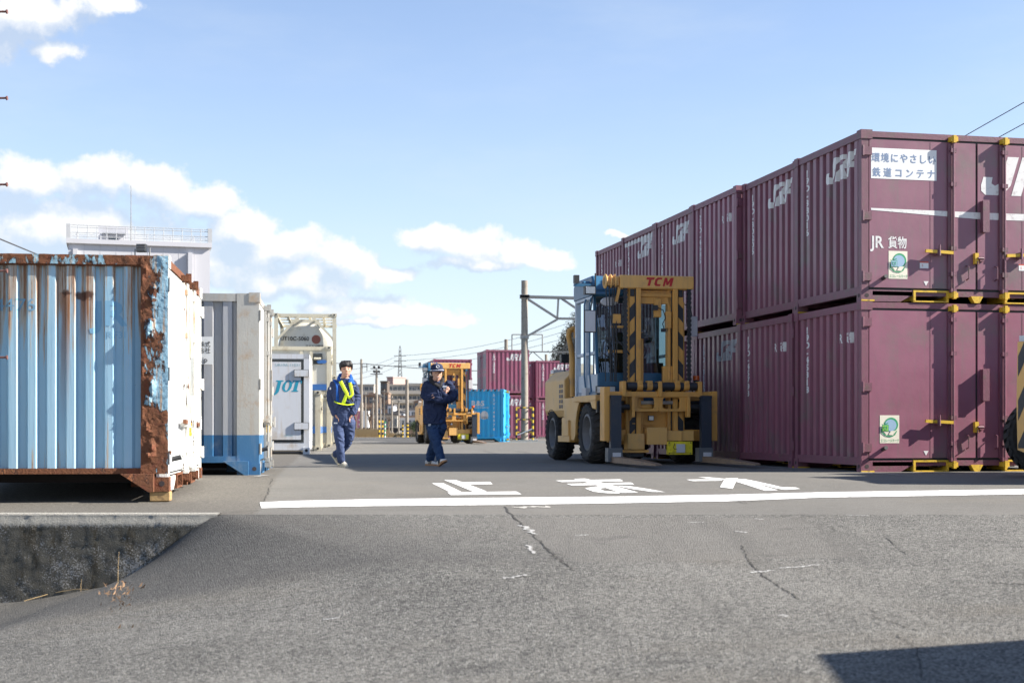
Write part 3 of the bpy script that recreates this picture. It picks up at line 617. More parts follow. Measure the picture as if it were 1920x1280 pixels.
# peeling corner post in front: a displaced shell, with curled scabs standing off it
cp = MB(); ny, nz = 14, 120
for j in range(nz+1):
    for i in range(ny+1):
        y = -.004+.285*i/ny; z = .19+(2.50-.19)*j/nz; q = Vector((0, y*8, z*5)); scab = max(0, noise.fractal(q, 1, 2, 4))*(.35 if i/ny < .5 else 1)
        edge = 1 if i in (0, ny) else 0
        if .5 < i/ny < .85: scab *= 1.8
        d = -.016-.042*scab*(0 if edge else 1)+.008*noise.noise(Vector((2, y*40, z*40)))
        cp.v.append((d, y, z))
for j in range(nz):
    for i in range(ny): a = j*(ny+1)+i; cp.f.append((a, a+1, a+ny+2, a+ny+1)); cp.m.append(0)
cpo = cp.build('corner_post_plate', M['flake'], rc, smooth=True, ang=30)
tp = MB()                                               # buckled top rail plate with paint scraps
for j in range(5):
    for i in range(161):
        y = .0+2.45*i/160; z = 2.405+.10*j/4; dd = -.010-.012*max(0, noise.fractal(Vector((5, y*6, z*20)), 1, 2, 4)); tp.v.append((dd, y, z+(.004*noise.noise(Vector((y*9, 0, 0))) if j == 4 else 0)))
for j in range(4):
    for i in range(160): a = j*161+i; tp.f.append((a, a+1, a+162, a+161)); tp.m.append(0)
M['flake_top'] = flaking('flaking_rail_paint', (.20, .34, .42), .52)
tp.build('top_rail_plate', M['flake_top'], rc, smooth=True)
for u, v, s, tx, sx_ in ((.66, 1.98, .20, '4476', 1.1),):
    d = Deco(); d.text(tx, WC-1.80, 1.965, .19, 0, 0, sx=1.15, bold=.0); d.build('number_lettering', [mat('ghost_number', (.17, .33, .46), .6)], rc, end_fn(kr), end_knots(kr))
d = Deco(); d.text('JR', WC-.78, 1.875, .36, 0, 0, sx=1.1, bold=.03); d.text('JRF31', WC-.66, 1.66, .1, 0, 0); d.build('emblem', [mat('ghost_emblem', (.20, .40, .56), .6)], rc, end_fn(kr), end_knots(kr))
bk = MB(); bk.box(0, .20, -.02, .19, 0, .10); bo = bk.build('timber_block', M['brown_block'], None, bevel=.006)
bo.location = (-3.66, 15.13, -.132); bo.rotation_euler = (0, 0, THL); tag(bo, 'short brown timber block under the rusted blue container\'s front foot', 'block')
blk2 = MB(); blk2.box(0, .18, 0, .18, 0, .02)
# floodlight standing up behind the blue container's roof
GRY = dict(door=M['grey_door'], end=M['grey_panel'], frame=M['grey_frame'], band=M['blue_band'], pocket=M['blue_band'], lug=M['grey_frame'])
gc, kg = container('freight_container', 'light grey container with a blue band round its foot', (-3.49, 19.62, 0), THL, GRY, ribs=7, depth=.05, band=.55, sill=(.17, .26), gusset=True, post=.30, topm=M['grey_frame'])
strip_label(gc)
d = Deco(); d.rect(WC-1.62, WC-.62, 1.52, 1.90, 0, 4); d.text('日本', WC-1.0, 1.77, .12, 1, 5, sx=.9); d.text('株式', WC-.81, 1.79, .085, 1, 5, sx=.9, bold=.01); d.text('会社', WC-.81, 1.705, .085, 1, 5, sx=.9, bold=.01); d.text('.jp', WC-.79, 1.58, .10, 1, 5, bold=.008)
d.build('name_plate', [M['signwhite'], M['dark']], gc, lambda u, v, e: (.012-e, WC-u, v))
# ---- white refrigerated container with the blue initials
M['jwhite'] = mat('white_panel_paint', (.64, .655, .67), .45, var=.05, vs=1.5, dirt=(.44, .33, .20), da=.55, ds=1.8, grime=.35)
M['jteal'] = mat('teal_lettering', (.02, .30, .42), .5)
jt = thing('freight_container', 'white refrigerated container with big teal initials on its door', 'container', (-5.07, 35.6, 0), THL)
b = MB(); b.box(.03, LC, .02, WC, .26, 2.44, 0); b.box(0, LC, 0, .16, 2.38, 2.5, 0); b.box(0, .1, 0, WC, 2.38, 2.5, 0); b.box(0, .12, 0, .14, .05, 2.4, 0); b.box(LC-.12, LC, 0, .14, .05, 2.4, 0); b.box(0, .12, WC-.14, WC, .05, 2.4, 0); b.box(0, .1, .14, WC-.14, .10, .27, 0); b.box(.12, LC-.12, 0, .1, .12, .27, 0)
for k in range(9): b.box(.3+k*.37, .36+k*.37, -.015, .03, .3, 2.35, 0)
b.build('body', M['jwhite'], jt)
g = MB(); g.box(.0, .03, .15, 2.3, .30, 2.36); g.build('gasket', M['gasket'], jt)
dd = MB(); dd.box(-.02, .02, .21, 2.24, .36, 2.30); dd.build('door', M['jwhite'], jt)
for z in (.70, 2.02): h = MB(); h.box(-.055, -.02, .02, .38, z-.09, z+.09, 0); h.box(-.06, -.055, .03, .37, z-.08, z+.08, 1); h.build('hinge', [M['gasket'], M['jwhite']], jt)
f = MB()
for y in (-.01, WC-.16): f.box(-.02, .18, y, y+.17, 0, .17, 0); f.cyl((-.024, y+.085, .09), (.0, y+.085, .09), .04, 12, 1)
f.box(0, .1, .2, WC-.2, .03, .07, 1); f.build('corner_casting', [M['jwhite'], M['dark']], jt)
lb = MB(); lb.box(-.03, -.021, .92, 1.17, .98, 1.22, 0); lb.box(-.045, -.03, .70+.22, 1.10, 1.03, 1.07, 1); lb.build('lock_box', [mat('lock_recess', (.30, .30, .29), .7), M['yel']], jt)
jf = lambda u, v, e: (-.02-e, WC-u, v)
d = Deco(); sh = .26; X0 = WC-.91; Z0 = 1.56
def ital(P_): d.poly([(X0+x+sh*z, Z0+z) for x, z in P_])
ital([(.02, .28), (.20, .28), (.20, .255), (.155, .245), (.155, .0), (.12, -.06), (.04, -.10), (-.02, -.10), (-.02, -.075), (.04, -.06), (.07, -.02), (.07, .245), (.02, .255)])
k = 20; oo = [(.325+.115*math.cos(2*math.pi*i/k), .14+.145*math.sin(2*math.pi*i/k)) for i in range(k)]; ii = [(.325+.05*math.cos(2*math.pi*i/k), .14+.115*math.sin(2*math.pi*i/k)) for i in range(k)]
for i in range(k): ital([oo[i], oo[(i+1) % k], ii[(i+1) % k], ii[i]])
ital([(.43, .28), (.66, .28), (.66, .20), (.64, .20), (.625, .252), (.585, .255), (.585, .03), (.63, .02), (.63, .0), (.46, .0), (.46, .02), (.505, .03), (.505, .255), (.465, .252), (.45, .20), (.43, .20)])
d.build('initials', [M['jteal']], jt, jf)
d = Deco(); d.text('UR19A-11531', WC-.85, 2.22, .09, 0, 0, sx=1.2); d.text('UR19A', WC-.62, .46, .07, 0, 0); d.build('number_lettering', [mat('pale_teal', (.25, .42, .45), .6)], jt, jf)
# ---- beige tank containers
M['beige'] = mat('beige_paint', (.56, .52, .40), .5, var=.08, vs=2, dirt=(.30, .22, .12), da=.6, ds=3, grime=.4)
M['beige2'] = mat('beige_panel_paint', (.60, .58, .50), .5, var=.08, vs=2, dirt=(.30, .24, .15), da=.5, ds=3)
M['bblue'] = mat('blue_stripe_paint', (.03, .12, .34), .5)
def tankbox(loc, H, label, L=6.0, stripe=.55, tank=True, num=None, roof=False, Z=0, logo=False):
    t = thing('tank_container' if tank else 'freight_container', label, 'container', loc, THL, 'beige containers beyond the white refrigerated one'); W = WC; pw = .15
    f = MB()
    for x in (0, L-pw):
        for y in (0, W-pw): f.box(x, x+pw, y, y+pw, 0, H)
        for y in (0, W-pw): f.box(x-.02, x+pw+.02, y-.02, y+pw+.02, 0, .13); f.box(x-.02, x+pw+.02, y-.02, y+pw+.02, H-.11, H+.01); f.cyl((x-.03, y+.075, .07), (x+.0, y+.075, .07), .035, 10, 1); f.cyl((x-.03, y+.075, H-.05), (x+.0, y+.075, H-.05), .035, 10, 1)
        f.box(x+.01, x+pw-.01, pw, W-pw, H-.13, H-.01); f.box(x+.01, x+pw-.01, pw, W-pw, .02, .16)
    for y in (0.01, W-pw+.01): f.box(pw, L-pw, y, y+.12, H-.12, H-.01); f.box(pw, L-pw, y, y+.12, .02, .16)
    if tank:
        for s in (1, -1):
            y0 = W/2-s*.12
            for x in (.05, L-.05): f.beam((x, W/2-s*.25, H-.10), (x, W/2-s*1.12, H-1.05), .09, .09)
        for y in (.5, W/2-.15, W/2+.35, W-.5): f.beam((pw, y, H-.05), (L-pw, y, H-.05), .10, .05)
        for x in (1.2, 2.6, 4.2): f.beam((x, pw, H-.06), (x, W-pw, H-.06), .12, .05)
        f.build('frame', [M['beige'], M['dark']], t)
        tk = MB(); r = min(1.08, (H-.22)/2); tk.ring((.0, W/2, r+.14), (1, 0, 0), [(.22, .02), (.228, .5*r), (.245, .78*r), (.285, .93*r), (.35, .985*r), (.46, r), (L-.56, r), (L-.44, .97*r), (L-.3, .8*r), (L-.22, .02)], 40)
        tk.build('tank', M['beige2'], t, smooth=True, ang=50)
        mh = MB(); mh.cyl((L/2, W/2, 2*r+.1), (L/2, W/2, 2*r+.27), .3, 20); mh.build('manhole', M['beige2'], t, smooth=True); mh = MB(); mh.box(.3, .7, W/2-.55, W/2+.55, 2*r+.02, 2*r+.2, 0); mh.build('walkway', M['beige2'], t)
        if num:
            q = lambda u, v, e: (.262-e-.0*u+.16*max(0, math.hypot(W-u-W/2, v-r-.14)/r-.55)**1.5, W-u, v)
            d = Deco(); d.text(num, W/2-.98, r+.52, .215, 0, 0, bold=.022, sx=.98); d.build('number_lettering', [M['dark']], t, lambda u, v, e: (.215-e, W-u, v))
            d = Deco(); d.ell(W/2+.42, r+.50, .175, .175, 0, 0); d.build('red_disc', [mat('brown_red_disc', (.23, .075, .05), .6)], t, lambda u, v, e: (.215-e, W-u, v))
            d = Deco(); d.text('日本石油輸送', W/2+.0, r+.22, .145, 0, 0, sx=.8, bold=.006); d.text('株式会社', W/2+.15, r+.03, .09, 0, 0, sx=1.3); d.build('company_lettering', [M['dark']], t, lambda u, v, e: (.215-e, W-u, v))
    else:
        for y in (.62, .95): f.box(.02, .12, y, y+.10, .16, H-.13)
        f.build('frame', [M['beige'], M['dark']], t)
        p = MB(); p.box(.06, L-.06, .05, W-.05, .16, H-.11); p.build('panel', M['beige2'], t)
        s = MB(); s.box(.0, .05, pw+.004, W-pw-.004, stripe, stripe+.2); s.box(pw+.01, L-pw-.01, .0, .045, stripe, stripe+.2); s.build('blue_stripe', M['bblue'], t)
        rb = MB(); k = 0; x = .5
        while x < L-.3: rb.box(x, x+.08, .0, .06, .16, H-.12); x += .62
        for xx in (.5, 1.5): rb.box(xx, xx+.12, -.02, .0, .02, .22)
        rb.build('side_ribs', M['beige'], t)
        vl = MB(); vl.box(.02, .058, .30, .60, H-.6, H-.25, 1); vl.box(1.0, 2.6, .0, .03, H-.62, H-.28, 1); vl.tube([(1.1, -.02, H-.45), (2.5, -.02, H-.5)], .03, 6, 0); vl.cyl((.0, .34, H-.42), (.0, .58, H-.42), .04, 8, 0); vl.build('valve_recess', [M['beige'], M['gasket']], t)
        if roof:
            r2 = MB(); r2.prism([(.1, H-.02), (W-.1, H-.02), (W/2+.1, H+.19), (W/2-.1, H+.19)], (.05, 0, 0), (0, 1, 0), (0, 0, 1), .3); r2.build('ridge_cover', M['beige'], t)
        if logo:
            d = Deco(); d.poly([(W-.50, 1.18), (W-.44, 1.24), (W-.20, 1.24), (W-.14, 1.18), (W-.20, 1.12), (W-.44, 1.12)]); d.build('emblem', [M['bblue']], t, lambda u, v, e: (.0-e+.0, W-u, v))
    return t
tankbox((-5.48, 40.7, 0), 1.72, 'low beige container standing beside the white refrigerated one, two ribs and a blue stripe', L=6.1, stripe=.5, tank=False, roof=False)
tankbox((-6.10, 48.0, 0), 1.70, 'beige container at the bottom of the second beige stack', L=6.1, stripe=.5, tank=False)
tankbox((-6.10, 48.0, 1.71), 1.70, 'beige container with small blue arrow emblem, upper of the second beige stack', L=6.1, stripe=.22, tank=False, roof=False, logo=True)
tankbox((-7.62, 46.5, 1.72), .95, 'low beige frame with a ridged cover peeping over the white refrigerated container', L=1.2, stripe=.1, tank=False, roof=True)
tankbox((-7.62, 46.5, 0), 1.70, 'beige container carrying the low ridged frame behind the white refrigerated one', L=1.2, stripe=.5, tank=False)
tankbox((-6.92, 56.0, 0), 2.55, 'beige container under the tank container at the end of the left row', L=6.1, stripe=.7, tank=False)
tankbox((-6.92, 56.0, 2.57), 2.58, 'tank container with black number and red-brown disc, on top of the end stack', L=6.1, tank=True, num='UT10C-5060')
# ================================================================== far stacks on the right
FT = R(8)
def far_c(loc, label, logo='jrf', num='19D-40535', rz=FT, tint=(1.25, 1.05, 1.15, 1)):
    t = dup(fresh, label); t.location = loc; t.rotation_euler = (0, 0, rz); t['group'] = 'purple containers in the far stacks'
    strip_label(t); set_tint(t, tint)
    # end panel towards the camera
    return t
# these stand with their corrugated ends to the camera: corner post at the near right, door side facing right... mirrored by turning the box
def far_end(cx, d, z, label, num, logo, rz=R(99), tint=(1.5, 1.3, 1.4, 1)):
    t = dup(fresh, label); strip_label(t); t['group'] = 'purple containers in the far stacks'; t.location = (cx, d, z); t.rotation_euler = (0, 0, rz)
    set_tint(t, tint); end_marks(t, num, logo); return t
far_end(.95, 79.2, 2.507, 'purple far container with weathered white-patched doors, on top behind the bright blue one', '19D-40535', 'jrf')
_o = [o for o in bpy.data.objects if o.get('label', '').startswith('purple far container with weathered')][0]
d = Deco()
for a_, b_ in ((.25, 1.5), (2.2, 3.45)): d.rect(a_, b_, 1.5, 2.3); d.rect(a_, b_, 1.25, 1.32); d.rect(a_, b_, .35, 1.05)
d.build('door_patches', [mat('weathered_patch', (.30, .27, .28), .7)], _o, lambda u, v, e: (u, WC-.025+e, v))
far_end(.95, 79.2, 0, 'purple far container half hidden by the bright blue one, bottom of its stack', '19D-22817', 'jrf')
far_end(3.95, 92, 2.507, 'purple far container right of the concrete mast, upper of its stack', '19D-46760', 'jrf')
far_end(3.95, 92, 0, 'purple far container right of the concrete mast, lower of its stack', '19D-26566', 'jr')
far_end(1.45, 92.3, 2.507, 'purple far container mostly behind the concrete mast, upper one', '19D-33120', 'jrf')
far_end(1.45, 92.3, 0, 'purple far container mostly behind the concrete mast, lower one', '19D-33121', 'jrf')
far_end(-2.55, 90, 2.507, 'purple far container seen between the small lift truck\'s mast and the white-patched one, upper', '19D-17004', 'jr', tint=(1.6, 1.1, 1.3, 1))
far_end(-2.55, 90, 0, 'purple far container behind the small lift truck, lower', '19D-17005', 'jr')
for ch in kids(fresh):
    for g in kids(ch): bpy.data.objects.remove(g)
    bpy.data.objects.remove(ch)
bpy.data.objects.remove(fresh)
M['cyan'] = mat('bright_blue_paint', (.02, .40, .72), .45, var=.06, vs=2, grime=.1, dirt=(.2, .2, .2)); M['cyanf'] = mat('bright_blue_frame', (.03, .37, .65), .5)
bc, kb = container('freight_container', 'bright blue container with white lettering and striped top edge', (-.40, 67.5, 0), R(86), dict(door=M['cyan'], end=M['cyan'], frame=M['cyanf'], pocket=M['cyanf']), ribs=9, depth=.05, sill=(.15, .24), gusset=True)
strip_label(bc); ef = end_fn(kb); ek = end_knots(kb)
d = Deco(); d.text('R&S', WC-1.55, 1.82, .34, 0, 0, bold=.03, sx=1.1); d.rect(WC-1.6, WC-.72, 1.62, 1.645); d.ell(WC-1.38, 1.27, .19, .2); d.ell(WC-.92, 1.27, .19, .2); d.rect(WC-1.10, WC-.75, 1.10, 1.2); d.text('U51A', WC-2.35, 1.86, .17, 0, 0, bold=.01); d.text('000', WC-2.2, 1.67, .17, 0, 0, bold=.01); d.vtext('RSVI48978', WC-.46, 2.2, .19, .2, 0, 0, bold=.01); d.rect(WC-1.9, WC-1.68, .5, .8)
d.build('lettering', [M['letter']], bc, ef, ek)
d = Deco()
for k in range(14): a = .05+k*.172; d.poly([(a, 2.41), (a+.09, 2.41), (a+.14, 2.49), (a+.05, 2.49)], 0 if k % 2 else 1)
d.build('striped_edge', [M['dark'], mat('pinkish_tape', (.55, .38, .38), .6)], bc, lambda u, v, e: (.0-e-.0, WC-u, v))
d = Deco(); d.rect(WC-1.6, WC-1.2, .5, .95); d.build('pale_patch', [mat('pale_blue_patch', (.04, .5, .8), .5)], bc, ef, ek)
# ================================================================== lift trucks
M['lift'] = mat('ochre_paint', (.60, .305, .065), .5, var=.08, vs=2, dirt=(.30, .18, .08), da=.6, ds=3.5, bs=.15, bsc=30, grime=.45)
M['lift2'] = mat('pale_ochre_paint', (.66, .375, .11), .5, var=.08, vs=2, dirt=(.34, .22, .12), da=.5, ds=3, grime=.35)
M['black'] = mat('black_paint', (.018, .02, .024), .5, var=.25, vs=6, dirt=(.06, .055, .05), da=.5, ds=6)
M['fork'] = mat('fork_paint', (.018, .028, .045), .45, var=.2, vs=5, dirt=(.06, .05, .05), da=.5, ds=6)
M['worn'] = mat('worn_fork_steel', (.22, .15, .10), .55, .2, var=.25, vs=9, dirt=(.10, .07, .05), da=.6, ds=8, grime=.5)
M['cab'] = mat('cab_blue_paint', (.022, .105, .20), .4, var=.08, vs=2, dirt=(.10, .14, .17), da=.4, ds=4)
M['cab2'] = mat('pale_cab_frame', (.42, .48, .53), .45, var=.08, vs=3)
M['red'] = mat('red_lettering', (.42, .012, .015), .5); M['amber'] = mat('amber_lens', (.70, .12, .02), .3)
M['warn'] = mat('warning_yellow', (.72, .60, .02), .5, var=.08, vs=9, dirt=(.2, .15, .03), da=.6, ds=12)
M['mirror'] = mat('mirror_back', (.50, .51, .53), .35, var=.08, vs=8); M['lens'] = mat('lamp_lens', (.62, .63, .62), .2, .1, var=.3, vs=40)
M['seat'] = mat('seat_vinyl', (.05, .06, .055), .7); M['chrome'] = mat('pipe_steel', (.45, .44, .42), .4, .4)
# tyre rubber with dusty shoulder
m, n = newmat('tyre_rubber'); o = n.obj(); col = n.mix(n.noise(o, 14, 8, .65), (.014, .014, .016), (.05, .048, .045)); col = n.mix(n.math('MULTIPLY', n.step(n.noise(o, 3, 6), .45, .7), .5), col, (.11, .10, .088))
finish(n, col, .85, 0, n.bump(n.noise(o, 70, 5), .3, .01), .3); M['tyre'] = m
m, n = newmat('rim_paint'); o = n.obj(); finish(n, n.mix(n.noise(o, 9, 6), (.09, .09, .095), (.20, .19, .18)), .6); M['rim'] = m
m, n = newmat('cab_glass'); gl = n.node('ShaderNodeBsdfGlossy', {'Color': (.9, .95, 1), 'Roughness': .02}); tr = n.node('ShaderNodeBsdfTransparent', {'Color': (.42, .52, .55)}); fr_ = n.node('ShaderNodeFresnel', {'IOR': 1.6})
mx = n.node('ShaderNodeMixShader', {0: n.math('ADD', fr_.outputs[0], .06), 1: tr.outputs[0], 2: gl.outputs[0]}); n.l.new(mx.outputs[0], n.node('ShaderNodeOutputMaterial').inputs[0]); M['glass'] = m
def wheel(t, x0, x1, yc, r, rr, outside):
    """tyre between x0..x1 with staggered lugs; outside = -1/+1 which side shows the rim"""
    w = abs(x1-x0); c = (min(x0, x1), yc, r); b = MB()
    b.ring(c, (1, 0, 0), [(.06, rr), (.02, rr*1.12), (.0, r*.80), (.03, r*.93), (.07, r-.035), (w-.07, r-.035), (w-.03, r*.93), (w, r*.80), (w-.02, rr*1.12), (w-.06, rr)], 56, 0)
    nl = 26
    for k in range(nl):
        for sd_, x_a, x_b in ((0, .0, w*.50), (1, w*.50, w)):
            a0 = 2*math.pi*(k+.5*sd_)/nl; da = 2*math.pi/nl*.60; sk = .10*(1 if sd_ else -1)
            def pt(x, a, rad): return (c[0]+x, yc+math.cos(a)*rad, r+math.sin(a)*rad)
            xs_ = (x_a, (x_a+x_b)/2, x_b); rad = lambda x: r-(.055 if (x < .01 or x > w-.01) else 0)
            vs = []
            for q, x in enumerate(xs_):
                s = sk*q*1.0
                for aa, ra in ((a0+s, r-.06), (a0+s+da, r-.06), (a0+s+da, rad(x)), (a0+s, rad(x))): vs.append(pt(x, aa, ra))
            fs = [(3, 2, 1, 0), (8, 9, 10, 11)]
            for q in (0, 1):
                o4 = q*4
                for e in range(4): fs.append((o4+e, o4+(e+1) % 4, o4+4+(e+1) % 4, o4+4+e))
            b.add(vs, fs)
    ty = b.build('wheel', M['tyre'], t, smooth=True, ang=30)
    rm = MB(); xo = c[0]+(.05 if outside < 0 else w-.05); s = 1 if outside < 0 else -1
    rm.ring((xo, yc, r), (s, 0, 0), [(-.01, rr+.01), (-.02, rr-.03), (.03, rr-.06), (.16, rr-.10), (.17, .16), (.08, .15), (.06, .10), (.05, .001)], 40, 0)
    for k in range(10): a = 2*math.pi*k/10; rm.cyl((xo+s*.17, yc+math.cos(a)*(rr-.16), r+math.sin(a)*(rr-.16)), (xo+s*.13, yc+math.cos(a)*(rr-.16), r+math.sin(a)*(rr-.16)), .022, 6, 0)
    rm.build('rim', M['rim'], ty, smooth=True)
def text_plate(par, name, s, size, x, z, y, mt, bold=.05, shear=.25, sx=1.1, rear=False):
    d = Deco(); tcm(d, 0, 0, size)
    return d.build(name, [mt], par, (lambda u, v, e: (x+u, y-e, z+v)) if not rear else (lambda u, v, e: (x-u, y+e, z+v)))
def lift_truck(label, loc, rz):
    t = thing('lift_truck', label, 'forklift', loc, rz, 'yellow container lift trucks'); Y = M['lift']; Y2 = M['lift2']
    # ---- mast
    b = MB()
    for s in (-1, 1):
        b.box(s*.40, s*.50, .0, .16, .40, 3.14, 0); b.box(s*.385, s*.40, -.03, .16, .40, 3.14, 1)
        b.box(s*.30, s*.385, -.05, .12, .42, 3.14, 0); b.box(s*.225, s*.285, .05, .19, .42, 2.35 if s < 0 else 3.12, 0); b.box(s*.285, s*.30, .02, .15, .42, 3.1, 1)
        z = .52; k = 0
        while z < 2.9:                                   # black warning bars on the outer channel
            za, zb = z, z+.25; up = .11
            pts = [(.40*s, za+up), (.50*s, za), (.50*s, zb), (.40*s, zb+up)]
            pts = [(x, min(q, 2.96)) for x, q in pts]; b.add([(x, -.003, q) for x, q in pts], [(0, 1, 2, 3)], 1); z += .50
        b.box(s*.41, s*.49, -.012, .0, 2.98, 3.12, 1); b.box(s*.50, s*.53, .02, .14, .5, 2.9, 0)
    b.box(-.30, .30, .06, .14, 2.86, 3.10, 0); b.box(-.30, .30, .03, .06, 2.98, 3.05, 0); b.box(-.38, .38, .10, .16, .42, .62, 0)
    b.prism([(.30, 2.98), (.30, 2.7), (.20, 2.98)], (0, .05, 0), (1, 0, 0), (0, 0, 1), -.04, 0)
    b.box(.13, .30, .0, .10, 1.42, 1.75, 0); b.box(.17, .27, -.03, .06, 2.42, 2.72, 0); b.box(-.03, .10, .02, .10, 2.62, 2.95, 0); b.cyl((.24, .0, 1.5), (.24, .0, 2.45), .02, 8, 0)
    b.build('mast', [Y, M['black']], t, bevel=.006)
    b = MB(); b.box(-.69, .68, -.06, .20, 3.12, 3.35, 0); b.box(-.66, .65, -.03, .17, 3.11, 3.355, 0)
    b.box(-.95, -.69, -.02, .12, 3.16, 3.32, 0)
    for x in (-.95, -.86, -.78): b.cyl((x, .05, 3.24), (x+.035, .05, 3.24), .13, 18, 0)
    b.build('mast_head', Y2, t, bevel=.012)
    text_plate(t, 'maker_lettering', 'TCM', .15, .03, 3.24, -.062, M['red'], bold=.028, sx=1.4)
    # ---- chains, hoses
    for x in (-.585, .60):
        b = MB(); z = 1.46; k = 0
        while z < 3.12:
            w_ = .040 if k % 2 else .026; b.box(x-w_, x+w_, -.045, .0, z, z+.046); z += .040; k += 1
        b.build('lift_chain', M['black'], t)
    for j, (x, sw) in enumerate(((-.93, .03), (-.86, -.02), (-.82, .0), (-.78, .02), (-.74, .0))):
        b = MB(); pts = [(x+sw*.5*math.sin(q*.5+j), .0+.02*math.cos(q+j), 3.18-q*.19) for q in range(10)]; b.tube(pts, .010+.003*(j % 2), 6); b.build('hydraulic_hose', M['black'], t, smooth=True)
    for pts in ([(-.76, .0, 2.5), (-.74, -.02, 2.2), (-.62, -.03, 2.1), (-.50, .0, 1.95)], [(-1.0, .03, 1.9), (-.98, .0, 2.15), (-.92, .0, 2.22), (-.86, .0, 2.1), (-.80, .0, 1.9)]):
        b = MB(); b.tube(pts, .016, 6); b.build('hydraulic_hose', M['black'], t, smooth=True)
    b = MB(); b.box(-.82, -.50, .02, .08, 2.42, 2.46); b.box(-.86, -.60, .05, .10, 1.98, 2.03); b.beam((-.69, .0, 3.14), (-.74, .02, 2.88), .05, .05); b.box(-.80, -.66, .0, .06, 2.5, 2.66); b.build('hose_bracket', Y, t)
    b = MB(); b.box(-.06, .02, -.02, .03, 2.74, 2.83); b.box(-.30, -.22, .0, .06, 2.24, 2.34); b.box(.10, .18, .0, .06, 2.36, 2.42); b.tube([(.0, .0, 2.80), (.12, -.02, 2.74), (.16, -.02, 2.6), (.11, -.01, 2.5), (.14, .0, 2.42)], .009, 6); b.tube([(-.26, .0, 2.3), (-.16, -.02, 2.28), (-.14, -.02, 2.2), (-.22, .0, 2.22)], .009, 6)
    b.build('sensor', M['black'], t)
    # ---- carriage
    b = MB(); 
    for x0, x1 in ((-.60, -.04), (.03, .69)): b.cyl((x0, -.16, 1.385), (x1, -.16, 1.385), .072, 18, 1)
    for x in (-.42, -.24, .27, .44): b.cyl((x, -.16, 1.385), (x+.10, -.16, 1.385), .083, 14, 0); b.box(x+.01, x+.09, -.25, -.06, 1.42, 1.48, 0)
    for x in (-.70, -.04, .70): b.box(x, x+.065, -.26, -.04, 1.20, 1.47, 0)
    b.box(-1.02, 1.04, -.20, -.10, 1.20, 1.29, 0)
    for x0 in (-1.03, .95): b.box(x0, x0+.105, -.24, .04, .42, 1.30 if x0 > 0 else 1.37, 0)
    for x0 in (-.92, .86): b.box(x0, x0+.05, -.10, .0, .40, 1.2, 0)
    for x0 in (-.52, .50): b.box(x0, x0+.06, -.22, -.08, .84, 1.2, 0)
    # plate with two rounded windows
    def win(cx, cz, w_, h_, r_, k=5):
        P_ = []
        for qx, qz, a0 in ((w_-r_, h_-r_, 0), (-w_+r_, h_-r_, 90), (-w_+r_, -h_+r_, 180), (w_-r_, -h_+r_, 270)):
            for i in range(k+1): a = R(a0+90*i/k); P_.append((cx+qx+r_*math.cos(a), cz+qz+r_*math.sin(a)))
        return P_
    for cx in (-.25, .22):
        inn = win(cx, 1.085, .16, .10, .05); out = []
        for x, z in inn:
            dx, dz = (x-cx)/.235, (z-1.085)/.145; q = max(abs(dx), abs(dz)); out.append((cx+dx/q*.235, 1.085+dz/q*.145))
        k = len(inn); vs = [(x, -.18, z) for x, z in inn]+[(x, -.18, z) for x, z in out]+[(x, -.13, z) for x, z in inn]+[(x, -.13, z) for x, z in out]
        b.add(vs, [(i, (i+1) % k, k+(i+1) % k, k+i) for i in range(k)]+[(i, 2*k+i, 2*k+(i+1) % k, (i+1) % k) for i in range(k)]+[(k+i, k+(i+1) % k, 3*k+(i+1) % k, 3*k+i) for i in range(k)]+[(2*k+i, 3*k+i, 3*k+(i+1) % k, 2*k+(i+1) % k) for i in range(k)], 0)
    b.box(.453, .50, -.18, -.13, .94, 1.23, 0); b.box(-.50, -.484, -.18, -.13, .94, 1.23, 0)
    b.cyl((-.95, -.06, 1.02), (-.40, -.06, 1.02), .05, 12, 1); b.cyl((.5, -.06, 1.02), (.95, -.06, 1.02), .05, 12, 1); b.cyl((-.4, .02, 1.1), (.4, .02, 1.1), .035, 10, 2); b.cyl((-.4, .04, 1.02), (-.08, .04, 1.02), .05, 12, 0)
    b.build('carriage', [Y, M['black'], M['chrome']], t, bevel=.005)
    # ---- forks
    for x in (-.84, .82):
        b = MB(); s_ = .095; y0 = -.33
        b.box(x-s_, x+s_, y0, y0+.11, .24, 1.20, 0); b.box(x-s_, x+s_, y0-.02, y0+.14, 1.17, 1.22, 0); b.box(x-s_-.06, x+s_+.01, y0-.04, y0+.16, .06, .30, 1); b.box(x-s_+.02, x+s_-.02, y0-.043, y0-.04, .12, .22, 2)
        vs = []
        for yy, hw, z0, z1 in ((y0+.05, s_, .045, .15), (y0-1.3, s_, .045, .125), (y0-2.25, s_*.8, .05, .085), (y0-2.42, s_*.5, .052, .07)): vs += [(x-hw, yy, z0), (x+hw, yy, z0), (x+hw, yy, z1), (x-hw, yy, z1)]
        fs = [(0, 3, 2, 1), (12, 13, 14, 15)]+[(4*k+i, 4*k+(i+1) % 4, 4*k+4+(i+1) % 4, 4*k+4+i) for k in range(3) for i in range(4)]
        b.add(vs, fs, 3); b.build('fork', [M['fork'], M['fh'], M['mirror'], M['worn']], t)
    # ---- front axle and boxes
    b = MB(); b.box(-.60, .60, .55, .9, .35, .75); b.box(-.95, .90, .10, .3, .42, .62); b.box(-.3, .3, .16, .5, .62, .95); b.build('axle_beam', M['lift'], t)
    for n_, bx in (('equipment_box', (-.56, -.25, -.10, .15, .27, .55)), ('equipment_box', (-.22, .15, -.16, .15, .355, .66)), ('equipment_box', (.15, .44, -.10, .14, .42, .60)), ('equipment_box', (.44, .68, -.06, .14, .42, .60))):
        q = MB(); q.box(*bx); q.build(n_, Y2, t, bevel=.006)
